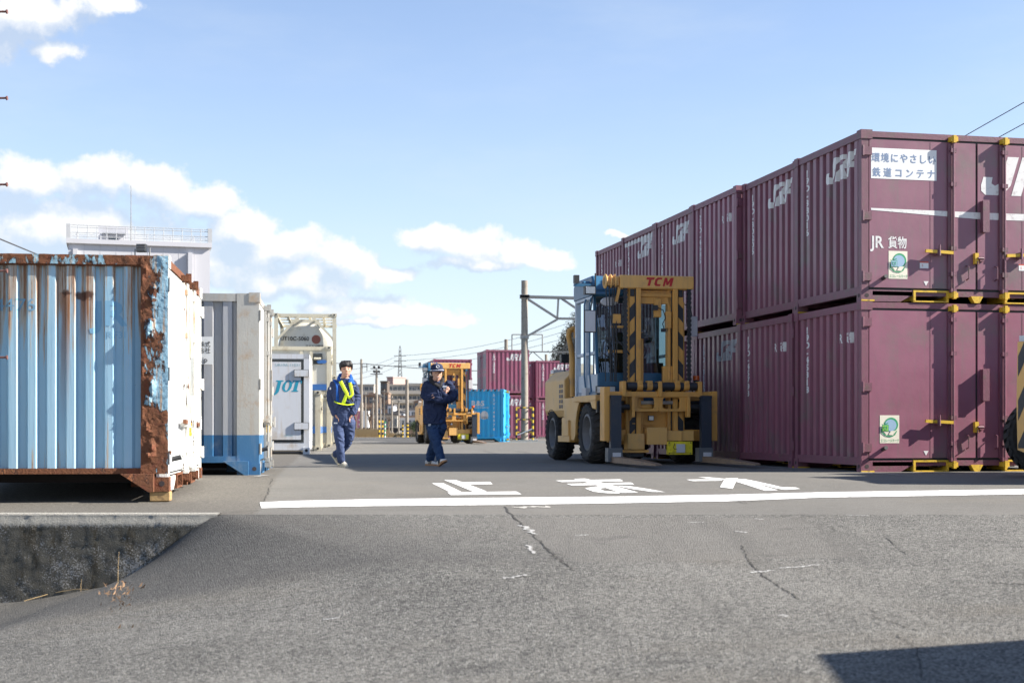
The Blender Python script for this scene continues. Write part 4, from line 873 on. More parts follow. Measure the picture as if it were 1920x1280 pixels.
    q = MB(); q.box(-.60, -.18, -.12, .2, .215, .26, 0); q.box(-.5, -.25, -.05, .2, .14, .215, 1); q.box(-.45, .0, -.02, .05, .72, .735, 0); q.build('step', [Y, M['black']], t)
    q = MB(); q.box(.145, .60, -.20, -.12, .18, .41, 0)
    for x in (.17, .57):
        for z in (.20, .39): q.cyl((x, -.20, z), (x, -.21, z), .012, 8, 1)
    q.box(.30, .45, -.245, -.20, .215, .365, 2); q.tube([(.27, -.22, .38), (.24, -.23, .30), (.27, -.23, .27), (.31, -.22, .28)], .007, 6, 1); q.box(.18, .56, -.203, -.2, .205, .212, 1); q.build('marker_box', [M['warn'], M['black'], M['mirror']], t)
    q = MB(); q.box(-.13, -.03, .05, .10, .78, .87, 0); q.box(-.12, -.04, .045, .05, .79, .86, 1); q.build('work_lamp', [M['black'], M['lens']], t)
    # ---- wheels (front wide, rear narrower)
    wheel(t, -1.06, -.62, .95, .57, .33, -1); wheel(t, .62, 1.06, .95, .57, .33, 1)
    wheel(t, -.98, -.58, 3.95, .54, .31, -1); wheel(t, .58, .98, 3.95, .54, .31, 1)
    # ---- body
    b = MB()
    for s in (-1, 1):
        b.box(s*.50, s*1.07, .20, 1.75, 1.14, 1.24, 0)
        arch = [(.20, 1.14), (.20, .98), (.36, 1.0)]+[(.95+math.cos(R(a))*.68, .57+math.sin(R(a))*.68) for a in range(140, -16, -12)]+[(1.75, .40), (1.75, 1.14)]
        arch = [(yy, min(zz, 1.139)) for yy, zz in arch]
        x0 = -1.07 if s < 0 else 1.02; b.prism(arch, (x0, 0, 0), (0, 1, 0), (0, 0, 1), .05, 0)
        b.box(s*.55, s*1.05, .16, .24, .92, 1.13, 1)
        # side tank and steps behind the front wheel
        b.box(s*.62, s*1.06, 1.76, 2.55, .42, 1.22, 0); b.box(s*.62, s*1.09, 2.0, 2.9, .38, .50, 0); b.box(s*.80, s*1.10, 2.05, 2.35, .50, .80, 0)
    b.box(-.62, .62, .5, 3.2, .62, 1.14, 2); b.box(-.60, .60, .9, 3.1, .42, .62, 1)
    b.build('chassis', [Y2, M['black'], M['lift']], t, bevel=.006)
    # hood and counterweight
    b = MB()
    hood = [(-.92, .86), (-.97, 1.0), (-.97, 1.60), (-.76, 1.80), (.76, 1.80), (.97, 1.60), (.97, 1.0), (.92, .86)]
    b.prism(hood, (0, 2.85, 0), (1, 0, 0), (0, 0, 1), -1.65, 0)
    b.prism([(-.98, .40), (-.98, .858), (-.62, .858), (-.62, .40)], (0, 2.75, 0), (1, 0, 0), (0, 0, 1), -.30, 0); b.prism([(.62, .40), (.62, .858), (.98, .858), (.98, .40)], (0, 2.75, 0), (1, 0, 0), (0, 0, 1), -.30, 0)
    hb = b.build('hood', Y2, t, bevel=.02)
    g = MB()
    for s in (-1, 1):
        for i in range(5):
            for j in range(2): g.box(s*.972, s*.976, 2.98+j*.17, 3.10+j*.17, 1.04+i*.10, 1.11+i*.10)
    g.build('grille', M['black'], hb)
    b = MB(); b.prism([(-.80, .36), (-.82, .95), (-.80, 1.78), (.80, 1.78), (.82, .95), (.80, .36), (.6, .30), (-.6, .30)], (0, 4.51, 0), (1, 0, 0), (0, 0, 1), -.30, 0)
    k = 0; x = -1.5
    while x < 1.0:                                       # warning bars painted over the tail
        P0 = [(-x, .38), (-x-.16, .38), (-x-.98, 1.78), (-x-.82, 1.78)]
        # clip to the plate
        def clip(P_, f, v, keep):
            out = []
            for i in range(len(P_)):
                a, c = P_[i], P_[(i+1) % len(P_)]; ia, ic = keep(a[f], v), keep(c[f], v)
                if ia: out.append(a)
                if ia != ic: q_ = (v-a[f])/(c[f]-a[f]); out.append((a[0]+(c[0]-a[0])*q_, a[1]+(c[1]-a[1])*q_))
            return out
        P0 = clip(P0, 0, -.79, lambda a, v: a >= v); P0 = clip(P0, 0, .79, lambda a, v: a <= v) if P0 else P0
        if len(P0) > 2: b.add([(p, 4.813, q) for p, q in P0], [tuple(range(len(P0)))], 1)
        x += .34
    cw = b.build('counterweight', [Y2, M['black']], t)
    text_plate(cw, 'maker_lettering', 'TCM', .40, .0, 1.46, 4.818, M['red'], bold=.028, sx=1.45, rear=True)
    q = MB(); q.box(-.78, -.45, 4.55, 4.8, 1.785, 1.86); q.box(.45, .78, 4.55, 4.8, 1.785, 1.86); q.build('tail_plate', M['mirror'], t)
    # pipes beside the hood
    b = MB(); b.tube([(-.94, 2.3, 1.25), (-.94, 2.3, 1.9), (-.98, 2.3, 2.2), (-1.03, 2.3, 2.42), (-1.01, 2.3, 2.52), (-.94, 2.3, 2.56), (-.87, 2.3, 2.50), (-.87, 2.3, 2.38)], [.055, .055, .055, .05, .055, .06, .06, .06], 10); b.build('exhaust_pipe', Y, t, smooth=True)
    b = MB(); b.tube([(-.84, 2.5, 1.1), (-.87, 2.5, 1.3), (-.90, 2.5, 1.55), (-.90, 2.5, 1.62)], .055, 10, 1); b.cyl((-.90, 2.5, 1.60), (-.90, 2.5, 2.05), .065, 12, 0); b.build('intake_pipe', [Y, M['black']], t, smooth=True)
    b = MB(); b.box(-.90, -.66, 2.72, 2.8, 1.8, 1.83); b.box(-.92, -.73, 3.3, 3.45, 1.95, 2.12, 0); b.cyl((-.83, 3.38, 1.78), (-.83, 3.38, 1.95), .015, 6, 0); b.cyl((-.6, 3.38, 1.78), (-.6, 3.38, 2.3), .018, 6, 0); b.build('rear_lamp', M['black'], t)
    # ---- cab
    cx0, cx1, cy0, cy1 = -.98, .60, .52, 1.80
    b = MB()
    fp = lambda x, z: (x, cy0-.0+.12*(1-(z-1.35)/1.9), z)                     # raked front
    for x in (cx0+.0, cx1): b.beam((x, cy0-.12, 1.62), (x, cy0+.10, 3.05), .05, .07, 0)
    for x in (cx0, cx1): b.beam((x, cy1, 1.2), (x, cy1, 3.05), .08, .08, 1); b.beam((x, cy0+.10, 3.02), (x, cy1, 3.02), .07, .08, 1); b.beam((x, cy0+.62, 1.25), (x, cy0+.62, 3.0), .05, .05, 1); b.beam((x, cy0-.05, 2.0), (x, cy1, 2.0), .04, .06, 1)
    b.box(cx0, cx1, cy0-.16, cy0-.10, 1.22, 1.64, 0); b.box(cx0-.02, cx1+.02, cy0-.16, cy1, 1.14, 1.30, 0); b.box(cx0, cx0+.03, cy0-.1, cy1, 1.3, 1.62, 1); b.box(cx1-.03, cx1, cy0-.1, cy1, 1.3, 1.62, 0)
    b.box(cx0+.5, cx0+.7, cy0-.2, cy0-.15, 1.60, 1.70, 0)
    cab_ = b.build('cab', [M['cab'], M['cab2']], t, bevel=.008)
    b = MB(); b.prism([(-.14, 3.02), (-.14, 3.16), (.10, 3.40), (1.25, 3.40), (1.40, 3.30), (1.40, 3.02)], (cx0-.05, cy0, 0), (0, 1, 0), (0, 0, 1), cx1-cx0+.10, 0)
    b.box(cx0-.22, cx0-.05, cy0+.1, cy0+.24, 3.22, 3.30, 0); b.box(cx0-.12, cx0+.22, cy0-.22, cy0-.14, 3.0, 3.08, 0); b.build('cab_roof', M['cab'], t, bevel=.03)
    g = MB(); g.add([(cx0+.03, cy0-.13, 1.64), (cx1-.03, cy0-.13, 1.64), (cx1-.03, cy0+.09, 3.0), (cx0+.03, cy0+.09, 3.0)], [(0, 1, 2, 3)]); g.build('windscreen', M['glass'], t)
    for x in (cx0+.01, cx1-.01):
        g = MB(); g.add([(x, cy0-.08, 1.62), (x, cy1-.03, 1.62), (x, cy1-.03, 3.0), (x, cy0+.12, 3.0)], [(0, 1, 2, 3)]); g.build('side_window', M['glass'], t)
    g = MB(); g.add([(cx0+.04, cy1, 1.7), (cx1-.04, cy1, 1.7), (cx1-.04, cy1, 3.0), (cx0+.04, cy1, 3.0)], [(0, 1, 2, 3)]); g.build('rear_window', M['glass'], t)
    s_ = MB(); s_.box(-.42, .02, 1.15, 1.6, 1.48, 1.62); s_.box(-.40, .0, 1.55, 1.68, 1.6, 2.25); s_.box(-.32, -.08, 1.57, 1.66, 2.27, 2.45); s_.build('seat', M['seat'], t, bevel=.03)
    s_ = MB(); s_.cyl((-.1, .75, 1.3), (-.1, .9, 2.08), .05, 10)
    for k in range(16): a, a2 = 2*math.pi*k/16, 2*math.pi*(k+1)/16; s_.cyl((-.1+.19*math.cos(a), 0.91+.08*math.sin(a), 2.08+.16*math.sin(a)), (-.1+.19*math.cos(a2), 0.91+.08*math.sin(a2), 2.08+.16*math.sin(a2)), .016, 6)
    s_.cyl((-.29, .91, 2.08), (.09, .91, 2.08), .014, 6); s_.box(-.34, .0, .62, .8, 1.62, 1.92); s_.build('steering_wheel', M['black'], t)
    s_ = MB(); s_.box(.2, .42, .9, 1.5, 1.4, 1.85); s_.cyl((.3, .9, 1.8), (.28, .8, 2.1), .02, 6); s_.box(-.85, -.6, .8, 1.6, 1.4, 1.95); s_.build('control_console', M['seat'], t)
    # mirrors, lamps, ladder rails
    s_ = MB(); s_.tube([(-1.02, .40, 3.02), (-1.12, .22, 2.98), (-1.16, .20, 2.7)], .014, 6, 0); s_.box(-1.28, -1.06, .18, .21, 2.34, 2.74, 2); s_.box(-1.265, -1.075, .17, .18, 2.355, 2.725, 1); s_.build('mirror', [M['black'], M['mirror'], M['black']], t, bevel=.02)
    s_ = MB(); s_.loft([((-.80, .22, 2.90), (.15, 0, 0), (0, 0, .075)), ((-.80, .25, 2.90), (.165, 0, 0), (0, 0, .085))], 20, 0); s_.build('mirror', M['mirror'], t)
    s_ = MB(); s_.tube([(.62, .40, 2.9), (.72, .26, 2.85), (.75, .22, 2.6)], .012, 6, 0); s_.box(.66, .84, .20, .23, 2.30, 2.66, 1); s_.build('mirror', [M['black'], M['mirror']], t, bevel=.015)
    s_ = MB(); s_.box(-1.26, -1.06, .20, .32, 3.02, 3.17, 0); s_.box(-1.245, -1.075, .192, .20, 3.035, 3.155, 1); s_.build('head_lamp', [M['black'], M['lens']], t)
    s_ = MB(); s_.box(-1.40, -1.31, .4, .5, 3.24, 3.38, 0); s_.box(-1.4, -1.0, .42, .48, 3.18, 3.23, 1); s_.box(-1.02, -1.0, .4, .44, 3.2, 3.42, 0); s_.build('roof_lamp', [M['black'], M['cab']], t)
    for x, yy in ((-1.03, .62), (-1.03, 1.0)):
        s_ = MB(); s_.tube([(x, yy, 1.3), (x-.03, yy, 1.6), (x-.03, yy, 2.9), (x, yy, 3.0)], .016, 6); s_.build('grab_rail', M['cab'], t)
    for s in (-1, 1):
        s_ = MB(); s_.cyl((s*.90, .45, 1.52), (s*.90, .45, 1.60), .06, 12, 0); s_.box(s*.90-.05, s*.90+.05, .43, .47, 1.24, 1.52, 1); s_.build('beacon', [M['amber'], M['black']], t)
        s_ = MB()
        for x in (s*.90-.05, s*.90+.16 if s < 0 else s*.90-.2): s_.box(x-.07, x+.07, .30, .38, 1.26, 1.40, 0); s_.box(x-.06, x+.06, .292, .30, 1.275, 1.385, 1)
        s_.build('work_lamp', [M['black'], M['lens']], t)
    s_ = MB(); s_.box(-1.06, -.88, .9, 1.2, 1.24, 1.38, 0); s_.cyl((-.72, .5, 1.30), (-.55, .55, 1.34), .07, 10, 0); s_.cyl((-.80, .52, 1.44), (-.62, .55, 1.5), .055, 10, 0); s_.build('filter_housing', [M['pgb']], t, smooth=True)
    return t
M['pgb'] = mat('pale_grey_box', (.42, .43, .45), .5)
M['fh'] = mat('grey_fork_heel', (.10, .11, .12), .5, var=.2)
LT = lift_truck('large ochre lift truck with blue cab standing before the purple double stack', (2.57, 25.3, 0), R(12))
l2 = dup(LT, 'small distant ochre lift truck behind the man in the cap', (-2.42, 59.0, 0), R(12))
l3 = dup(LT, 'lift truck at the right edge showing its black-striped tail and rear tyre', (11.36, 20.05, 0), R(115))
for ch in kids(l3):                                      # its left rear wheel is steered out
    if ch.name.startswith('wheel') and sum(v.co.x for v in ch.data.vertices)/len(ch.data.vertices) > 0 and sum(v.co.y for v in ch.data.vertices)/len(ch.data.vertices) > 3:
        c = Vector((.78, 3.95, 0)); Rm = Matrix.Rotation(R(-42), 3, 'Z'); ch.rotation_euler = (0, 0, R(-42)); ch.location = c-Rm @ c+Vector((.16, .22, 0))
# ================================================================== people
def cloth(name, c, sheen=.0, vs=30):
    m, n = newmat(name); o = n.obj(); col = n.mix(n.noise(o, 7, 6), tuple(x*.8 for x in c), tuple(min(1, x*1.2) for x in c))
    finish(n, col, .85, 0, n.bump(n.math('ADD', n.noise(o, 16, 5, .6), n.math('MULTIPLY', n.noise(o, 260, 2), .15)), .45, .02), .25); return m
M['navy'] = cloth('navy_work_cloth', (.040, .057, .122)); M['navy2'] = cloth('dark_navy_coat', (.020, .030, .070)); M['trouser'] = cloth('slate_blue_trouser', (.048, .070, .145)); M['trouser2'] = cloth('blue_trouser', (.020, .046, .11))
M['royal'] = cloth('royal_blue_cloth', (.015, .085, .34)); M['hivis'] = mat('fluorescent_webbing', (.62, .78, .02), .6, var=.05, vs=20); M['bwebb'] = mat('black_webbing', (.02, .02, .022), .7)
m, n = newmat('skin'); o = n.obj(); finish(n, n.mix(n.noise(o, 9, 4), (.46, .25, .17), (.56, .33, .235)), .5, 0, None, .4); M['skin'] = m
M['hair'] = mat('black_hair', (.010, .009, .009), .45, var=.3, vs=30, bs=.6, bsc=80); M['lip'] = mat('lips', (.34, .12, .10), .5); M['teeth'] = mat('teeth', (.75, .72, .66), .3); M['eye'] = mat('eye_dark', (.015, .012, .01), .3)
M['shoe'] = mat('cream_shoe_leather', (.52, .48, .38), .6, var=.1, vs=20); M['shoew'] = mat('white_shoe_leather', (.66, .65, .62), .5, var=.08, vs=20); M['sole'] = mat('tan_sole', (.36, .20, .10), .7); M['lace'] = mat('grey_trim', (.10, .11, .13), .7); M['badge'] = mat('badge_white', (.78, .80, .82), .4)
M['scarf'] = cloth('charcoal_scarf', (.03, .028, .03))
def fuse(mb, name, mt, parent, vox=.009, smooth=4, fold=0., fs=9, squash=(1, 1, 1)):
    me = bpy.data.meshes.new('raw'); me.from_pydata(mb.v, [], mb.f); o = bpy.data.objects.new('raw', me); sc.collection.objects.link(o)
    bm = bmesh.new(); bm.from_mesh(me); bmesh.ops.recalc_face_normals(bm, faces=bm.faces); bm.to_mesh(me); bm.free()
    r = o.modifiers.new('r', 'REMESH'); r.mode = 'VOXEL'; r.voxel_size = vox
    if smooth: s = o.modifiers.new('s', 'SMOOTH'); s.factor = .5; s.iterations = smooth
    m2 = bpy.data.meshes.new_from_object(o.evaluated_get(bpy.context.evaluated_depsgraph_get())); bpy.data.objects.remove(o); bpy.data.meshes.remove(me)
    m2.name = name; m2.materials.clear(); m2.materials.append(mt)
    if fold:
        ns = [v.normal.copy() for v in m2.vertices]
        for v, nn in zip(m2.vertices, ns):
            p = v.co; q = Vector((p.x*fs, p.y*fs, p.z*fs*.8)); w_ = noise.noise(q+Vector((3*noise.noise(q*.5), 0, 2*noise.noise(q*.6+Vector((9, 0, 0))))))
            v.co += nn*fold*(1-2*abs(w_)*2)
    m2.polygons.foreach_set('use_smooth', [True]*len(m2.polygons)); m2.update(); return link(name, m2, parent)
def limb(b, pts, rs, n=14, hint=(0, -1, 0)):
    P_ = [Vector(p) for p in pts]; out = []; ro = []
    rs = [r if isinstance(r, tuple) else (r, r) for r in rs]
    for i in range(len(P_)-1):
        p0 = P_[max(0, i-1)]; p1 = P_[i]; p2 = P_[i+1]; p3 = P_[min(len(P_)-1, i+2)]
        for k in range(4):
            t = k/4; out.append(.5*((2*p1)+(p2-p0)*t+(2*p0-5*p1+4*p2-p3)*t*t+(3*p1-p0-3*p2+p3)*t**3)); ro.append(tuple(rs[i][j]+(rs[i+1][j]-rs[i][j])*t for j in (0, 1)))
    out.append(P_[-1]); ro.append(rs[-1])
    # rounded ends
    b.tube(out, ro, n); 
    for p, r in ((out[0], ro[0]), (out[-1], ro[-1])): ball(b, p, min(r))
def ball(b, c, r, n=12, sx=1, sy=1, sz=1):
    c = Vector(c); secs = []
    for k in range(1, 8): a = math.pi*k/8; secs.append((c+Vector((0, 0, -math.cos(a)*r*sz)), Vector((math.sin(a)*r*sx, 0, 0)), Vector((0, math.sin(a)*r*sy, 0))))
    b.loft(secs, n)
def slab(b, rows, n=20):                                 # rows of (x, y, z, half width, half depth)
    b.loft([((x, y, z), (a, 0, 0), (0, d, 0)) for x, y, z, a, d in rows], n)
def head(b, c, h=.235, turn=0, tilt=0):
    """skull, jaw, nose, ears; c = centre of the head; the face looks along -y turned by turn"""
    Mx = Matrix.Translation(c) @ Matrix.Rotation(turn, 4, 'Z') @ Matrix.Rotation(tilt, 4, 'Y'); k = h/.235
    q = MB(); ball(q, (0, .012, .03), .092, 16, .88, 1.06, .98)
    slab(q, [(0, -.045, -.112, .022, .018), (0, -.045, -.102, .038, .038), (0, -.033, -.075, .056, .06), (0, -.018, -.035, .068, .078), (0, -.005, .01, .074, .088), (0, .0, .05, .072, .084)])
    limb(q, [(0, -.094, .018), (0, -.107, -.012), (0, -.104, -.022)], [.008, .013, .011], 8); ball(q, (-.013, -.096, -.024), .008, 8); ball(q, (.013, -.096, -.024), .008, 8)
    limb(q, [(-.032, -.083, .033), (0, -.091, .028), (.032, -.083, .033)], [.008, .009, .008], 8); limb(q, [(-.02, -.088, -.057), (0, -.093, -.056), (.02, -.088, -.057)], [.006, .008, .006], 8); ball(q, (0, -.078, -.098), .018, 8)
    for s in (-1, 1): ball(q, (s*.04, -.064, -.02), .022, 10); ball(q, (s*.078, .012, -.002), .02, 10, .45, .8, 1.5)
    b.add([Mx @ Vector(v)*1 if False else Mx @ (Vector(v)*k) for v in q.v], q.f); return Mx, k
def face(t, body, Mx, k, smile=False):
    X = lambda *p: Mx @ (Vector(p)*k)
    for s in (-1, 1):
        e = MB(); e.tube([X(s*.019, -.087, .006), X(s*.032, -.087, .009), X(s*.046, -.080, .005)], [.003, .0045, .003], 6); e.build('eye', M['eye'], body, smooth=True)
        e = MB(); e.tube([X(s*.015, -.093, .032), X(s*.033, -.092, .039), X(s*.053, -.080, .033)], [.004, .005, .003], 6); e.build('eyebrow', M['hair'], body, smooth=True)
    e = MB(); w_ = .027 if smile else .019; up = .007 if smile else .001
    e.tube([X(-w_, -.086, -.057+up), X(-w_*.5, -.097, -.060), X(0, -.100, -.061), X(w_*.5, -.097, -.060), X(w_, -.086, -.057+up)], [.002, .006, .0075, .006, .002] if smile else [.002, .004, .0045, .004, .002], 8); e.build('mouth', M['lip'], body, smooth=True)
    if smile: e = MB(); e.tube([X(-.017, -.100, -.0575), X(0, -.106, -.059), X(.017, -.100, -.0575)], [.002, .0035, .002], 6); e.build('teeth', M['teeth'], body, smooth=True)
def hand(b, wrist, dirv, side, palm_n, curl=.5, s=1.):
    """palm, four unequal fingers with knuckle bends, thumb from the side of the palm"""
    w0 = Vector(wrist); d = unit(dirv); nn = unit(palm_n); nn = (nn-d*nn.dot(d)).normalized(); a = d.cross(nn)*side
    p = w0+d*.05*s; limb(b, [w0, p, w0+d*.085*s], [(.024*s, .017*s), (.038*s, .016*s), (.036*s, .013*s)], 10)
    for i, L in enumerate((.070, .080, .074, .058)):
        base = w0+d*.085*s+a*(.027-.018*i)*s; c1 = base+(d*math.cos(curl*.5)+nn*math.sin(curl*.5))*L*.45*s; c2 = c1+(d*math.cos(curl*1.3)+nn*math.sin(curl*1.3))*L*.32*s; c3 = c2+(d*math.cos(curl*2)+nn*math.sin(curl*2))*L*.25*s
        b.tube([base-d*.02*s, base, c1, c2, c3], [.009*s, .009*s, .0085*s, .0078*s, .006*s], 8)
    tb = w0+d*.03*s+a*.028*s; b.tube([w0+d*.02*s+a*.01*s, tb, tb+(d*.7+a*.6+nn*.3)*.035*s, tb+(d*.95+a*.35+nn*.5)*.062*s], [.012*s, .0125*s, .0105*s, .008*s], 8)
def shoe(t, heel, toe, up, upper, sole, trim, stripes=False, name='shoe', tip_up=0):
    """heel and toe on the ground line, up = normal of the sole"""
    h = Vector(heel); f = Vector(toe)-h; L = f.length; f.normalize(); u = unit(up); u = (u-f*u.dot(f)).normalized(); a = f.cross(u)
    P_ = lambda x, y, z: h+f*x*L+a*y+u*z
    outl = [(0, .0), (.03, .028), (.18, .034), (.42, .033), (.68, .046), (.86, .043), (.97, .025), (1.0, 0), (.97, -.025), (.86, -.043), (.68, -.046), (.42, -.033), (.18, -.034), (.03, -.028)]
    b = MB(); k = len(outl); vs = [P_(x, y, 0) for x, y in outl]+[P_(x, y*1.06, .028) for x, y in outl]; b.add(vs, [tuple(range(k)), tuple(range(k, 2*k))]+[(i, (i+1) % k, k+(i+1) % k, k+i) for i in range(k)])
    so_ = b.build(name, sole, t, smooth=True, ang=50)
    b = MB(); secs = []
    for x, w_, z1 in ((.01, .022, .075), (.10, .032, .10), (.25, .034, .105), (.42, .034, .092), (.58, .042, .072), (.74, .044, .056), (.88, .036, .044), (.97, .018, .030)):
        c = P_(x, 0, .024+(z1-.02)/2); secs.append((c, a*w_, u*(z1-.01)/2))
    b.loft(secs, 14); up_ = b.build('shoe_upper', upper, so_, smooth=True, ang=60)
    b = MB()
    if stripes:
        for x in (.36, .44, .52):
            for s in (-1, 1): b.tube([P_(x-.06, s*.043, .03), P_(x, s*.040, .065), P_(x+.04, s*.022, .092)], .0045, 6)
    for x in ((.50, .60) if stripes else (.36, .44, .52, .60)): b.tube([P_(x, -.026, .078-.03*(x-.4)*4), P_(x+.01, 0, .100-.03*(x-.4)*4), P_(x, .026, .078-.03*(x-.4)*4)], .0045, 6)
    if not stripes:
        for s in (-1, 1):
            for x in (.25, .4, .55): b.tube([P_(x-.03, s*.044, .035), P_(x+.03, s*.043, .07)], .006, 6)
    b.build('lacing', trim, so_)
# ---------------- man in harness, no hat (hands in pockets, mid-stride with crossed feet)
d1 = 23.7; s1 = FPX/d1
P1 = lambda zx, zy, dy=0.: Vector(((600+zx/5.822-645)/s1, dy, (HY+EYE*s1-(665+zy/5.822))/s1))
t1 = thing('person', 'dark-haired man in blue work jacket with yellow harness, hands in pockets, walking', 'person', ((645-CX)/FPX*d1, d1, 0))
# body: one continuous figure
b = MB(); hc = P1(288, 162, -.045); Mx, kk = head(b, hc, .262, R(10), R(-2))
limb(b, [P1(275, 205, -.0), P1(262, 300, .0)], [.056, .062])
slab(b, [tuple(P1(262, y, 0))+(w_, dd) for y, w_, dd in ((280, .09, .07), (330, .13, .08), (420, .14, .095), (560, .135, .095), (660, .145, .10), (740, .15, .105))])
EL, WL = P1(112, 480, .06), P1(172, 650, -.07); ER, WR = P1(398, 480, .05), P1(362, 640, -.07)
limb(b, [P1(168, 330), EL, WL], [.042, .038, .028]); limb(b, [P1(350, 330), ER, WR], [.042, .038, .028])
hand(b, WL, P1(205, 700, -.085)-WL, 1, (0, -.3, -1), .35); hand(b, WR, P1(335, 695, -.085)-WR, -1, (0, -.3, -1), .35)
KF, AF = P1(222, 935, -.10), P1(232, 1130, -.08); KB, AB = P1(305, 930, .06), P1(165, 1090, .22)
limb(b, [P1(205, 730), KF, AF], [.075, .045, .034]); limb(b, [P1(320, 730), KB, AB], [.075, .042, .034])
body = fuse(b, 'body', M['skin'], t1, .008, 3); face(t1, body, Mx, kk)
# trousers
b = MB(); slab(b, [tuple(P1(258, y, 0))+(w_, dd) for y, w_, dd in ((600, .148, .11), (650, .165, .12), (720, .175, .125), (775, .17, .12))])
limb(b, [P1(205, 750), P1(212, 850, -.06), KF, P1(228, 1040, -.09), P1(238, 1145, -.08)], [(.105, .11), (.09, .10), (.078, .085), (.068, .075), (.066, .07)])
limb(b, [P1(322, 745), P1(318, 850, .03), KB, P1(235, 1030, .15), P1(160, 1085, .22)], [(.10, .11), (.088, .10), (.078, .08), (.068, .07), (.066, .068)])
fuse(b, 'trousers', M['trouser'], body, .009, 3, .006, 10)
# jacket
b = MB(); slab(b, [tuple(P1(x, y, 0))+(w_, dd) for x, y, w_, dd in ((265, 262, .07, .075), (262, 280, .13, .09), (258, 303, .175, .105), (258, 360, .195, .125), (258, 450, .19, .13), (258, 540, .172, .125), (258, 590, .165, .12), (258, 625, .172, .125), (258, 640, .165, .118))])
limb(b, [P1(160, 318), P1(124, 400, .03), EL, P1(140, 570, .0), P1(165, 640, -.065)], [(.066, .075), (.066, .072), (.066, .068), (.058, .06), (.052, .055)])
limb(b, [P1(358, 318), P1(384, 400, .03), ER, P1(385, 560, .0), P1(365, 630, -.065)], [(.066, .075), (.066, .072), (.064, .066), (.056, .058), (.05, .052)])
jk = fuse(b, 'jacket', M['navy'], body, .009, 3, .010, 10)
b = MB(); limb(b, [P1(215, 225, .04), P1(205, 262, -.02), P1(235, 290, -.10)], [(.03, .018), (.034, .02), (.028, .016)]); limb(b, [P1(330, 232, .04), P1(345, 268, -.02), P1(322, 300, -.10)], [(.03, .018), (.034, .02), (.028, .016)]); limb(b, [P1(215, 222, .05), P1(270, 210, .085), P1(328, 228, .05)], [.03, .035, .03])
fuse(b, 'collar', M['royal'], jk, .008, 2)
# royal blue yoke and side panels: slim pads over the jacket
b = MB(); limb(b, [P1(160, 275, -.04), P1(200, 330, -.105), P1(205, 430, -.115), P1(205, 510, -.11)], [(.042, .014)]*4); fuse(b, 'side_panel', M['royal'], jk, .007, 2)
b = MB(); limb(b, [P1(335, 262, -.03), P1(372, 320, -.075)], [(.055, .02)]*2); fuse(b, 'side_panel', M['royal'], jk, .007, 2)
hv = MB()
def strap(pts, w_=.030, th=.010, r=.0): hv.tube([P1(*p) for p in pts], [(w_, th)]*len(pts), 8, 0, (0, -1, 0))
strap([(232, 290, -.115), (275, 375, -.135), (305, 425, -.142), (285, 480, -.142), (262, 540, -.138)]); strap([(335, 305, -.105), (355, 390, -.128), (362, 430, -.13), (335, 470, -.14), (300, 440, -.142)], .027)
hv.tube([P1(165, 505, .0), P1(178, 515, -.09), P1(210, 530, -.135), P1(265, 545, -.16), P1(315, 550, -.155), P1(345, 545, -.12), P1(362, 538, -.04)], [(.028, .010)]*7, 8, 0, (0, 0, 1))
hv.build('harness', M['hivis'], jk, smooth=True)
hb_ = MB(); hb_.tube([P1(185, 521, -.125), P1(250, 546, -.157), P1(285, 552, -.157)], [(.009, .005)]*3, 8, 0, (0, 0, 1)); hb_.tube([P1(350, 470, -.15), P1(370, 510, -.13)], [.022, .018], 8); hb_.build('buckle', M['bwebb'], jk)
q = MB(); q.box(-.012, .012, -.004, .004, -.02, .02); o_ = q.build('sleeve_badge', M['badge'], jk, loc=P1(117, 368, -.055)); q = MB(); q.box(-.02, .02, -.003, .003, -.006, .006); q.build('reflective_tab', M['badge'], jk, loc=P1(380, 342, -.075))
q = MB(); q.box(-.03, .03, -.003, .003, -.004, .004); q.box(-.03, .03, -.003, .003, .008, .014); q.build('pocket_mark', M['badge'], body, loc=P1(182, 748, -.155))
# hair: thick fringe
b = MB(); X = lambda *p: Mx @ (Vector(p)*kk)
for p, r, z in (((0, .025, .062), .099, .88), ((-.055, .0, .065), .054, 1.1), ((.055, .0, .065), .054, 1.1), ((0, -.03, .092), .06, .75), ((0, .06, .01), .08, 1.1)): ball(b, X(*p), r, 14, 1, 1, z)
for x in (-.068, -.045, -.02, .005, .03, .055, .073): limb(b, [X(x*.8, -.05, .11), X(x, -.088+abs(x)*.35, .075), X(x*1.16, -.094+abs(x)*.5, .052-.25*abs(x-.01))], [.024, .020, .011], 8)
for s in (-1, 1): limb(b, [X(s*.068, -.02, .09), X(s*.084, -.005, .04), X(s*.082, .002, .0)], [.024, .020, .012], 8)
fuse(b, 'hair', M['hair'], body, .006, 2, .004, 40)
shoe(t1, P1(222, 1212, .0)+Vector((0, .02, -.0)), P1(310, 1232, -.20), (0, 0, 1), M['shoe'], M['shoe'], M['shoew'])
shoe(t1, P1(98, 1088, .26), P1(205, 1228, .20), (.75, -.25, .6), M['shoe'], M['shoe'], M['lace'])
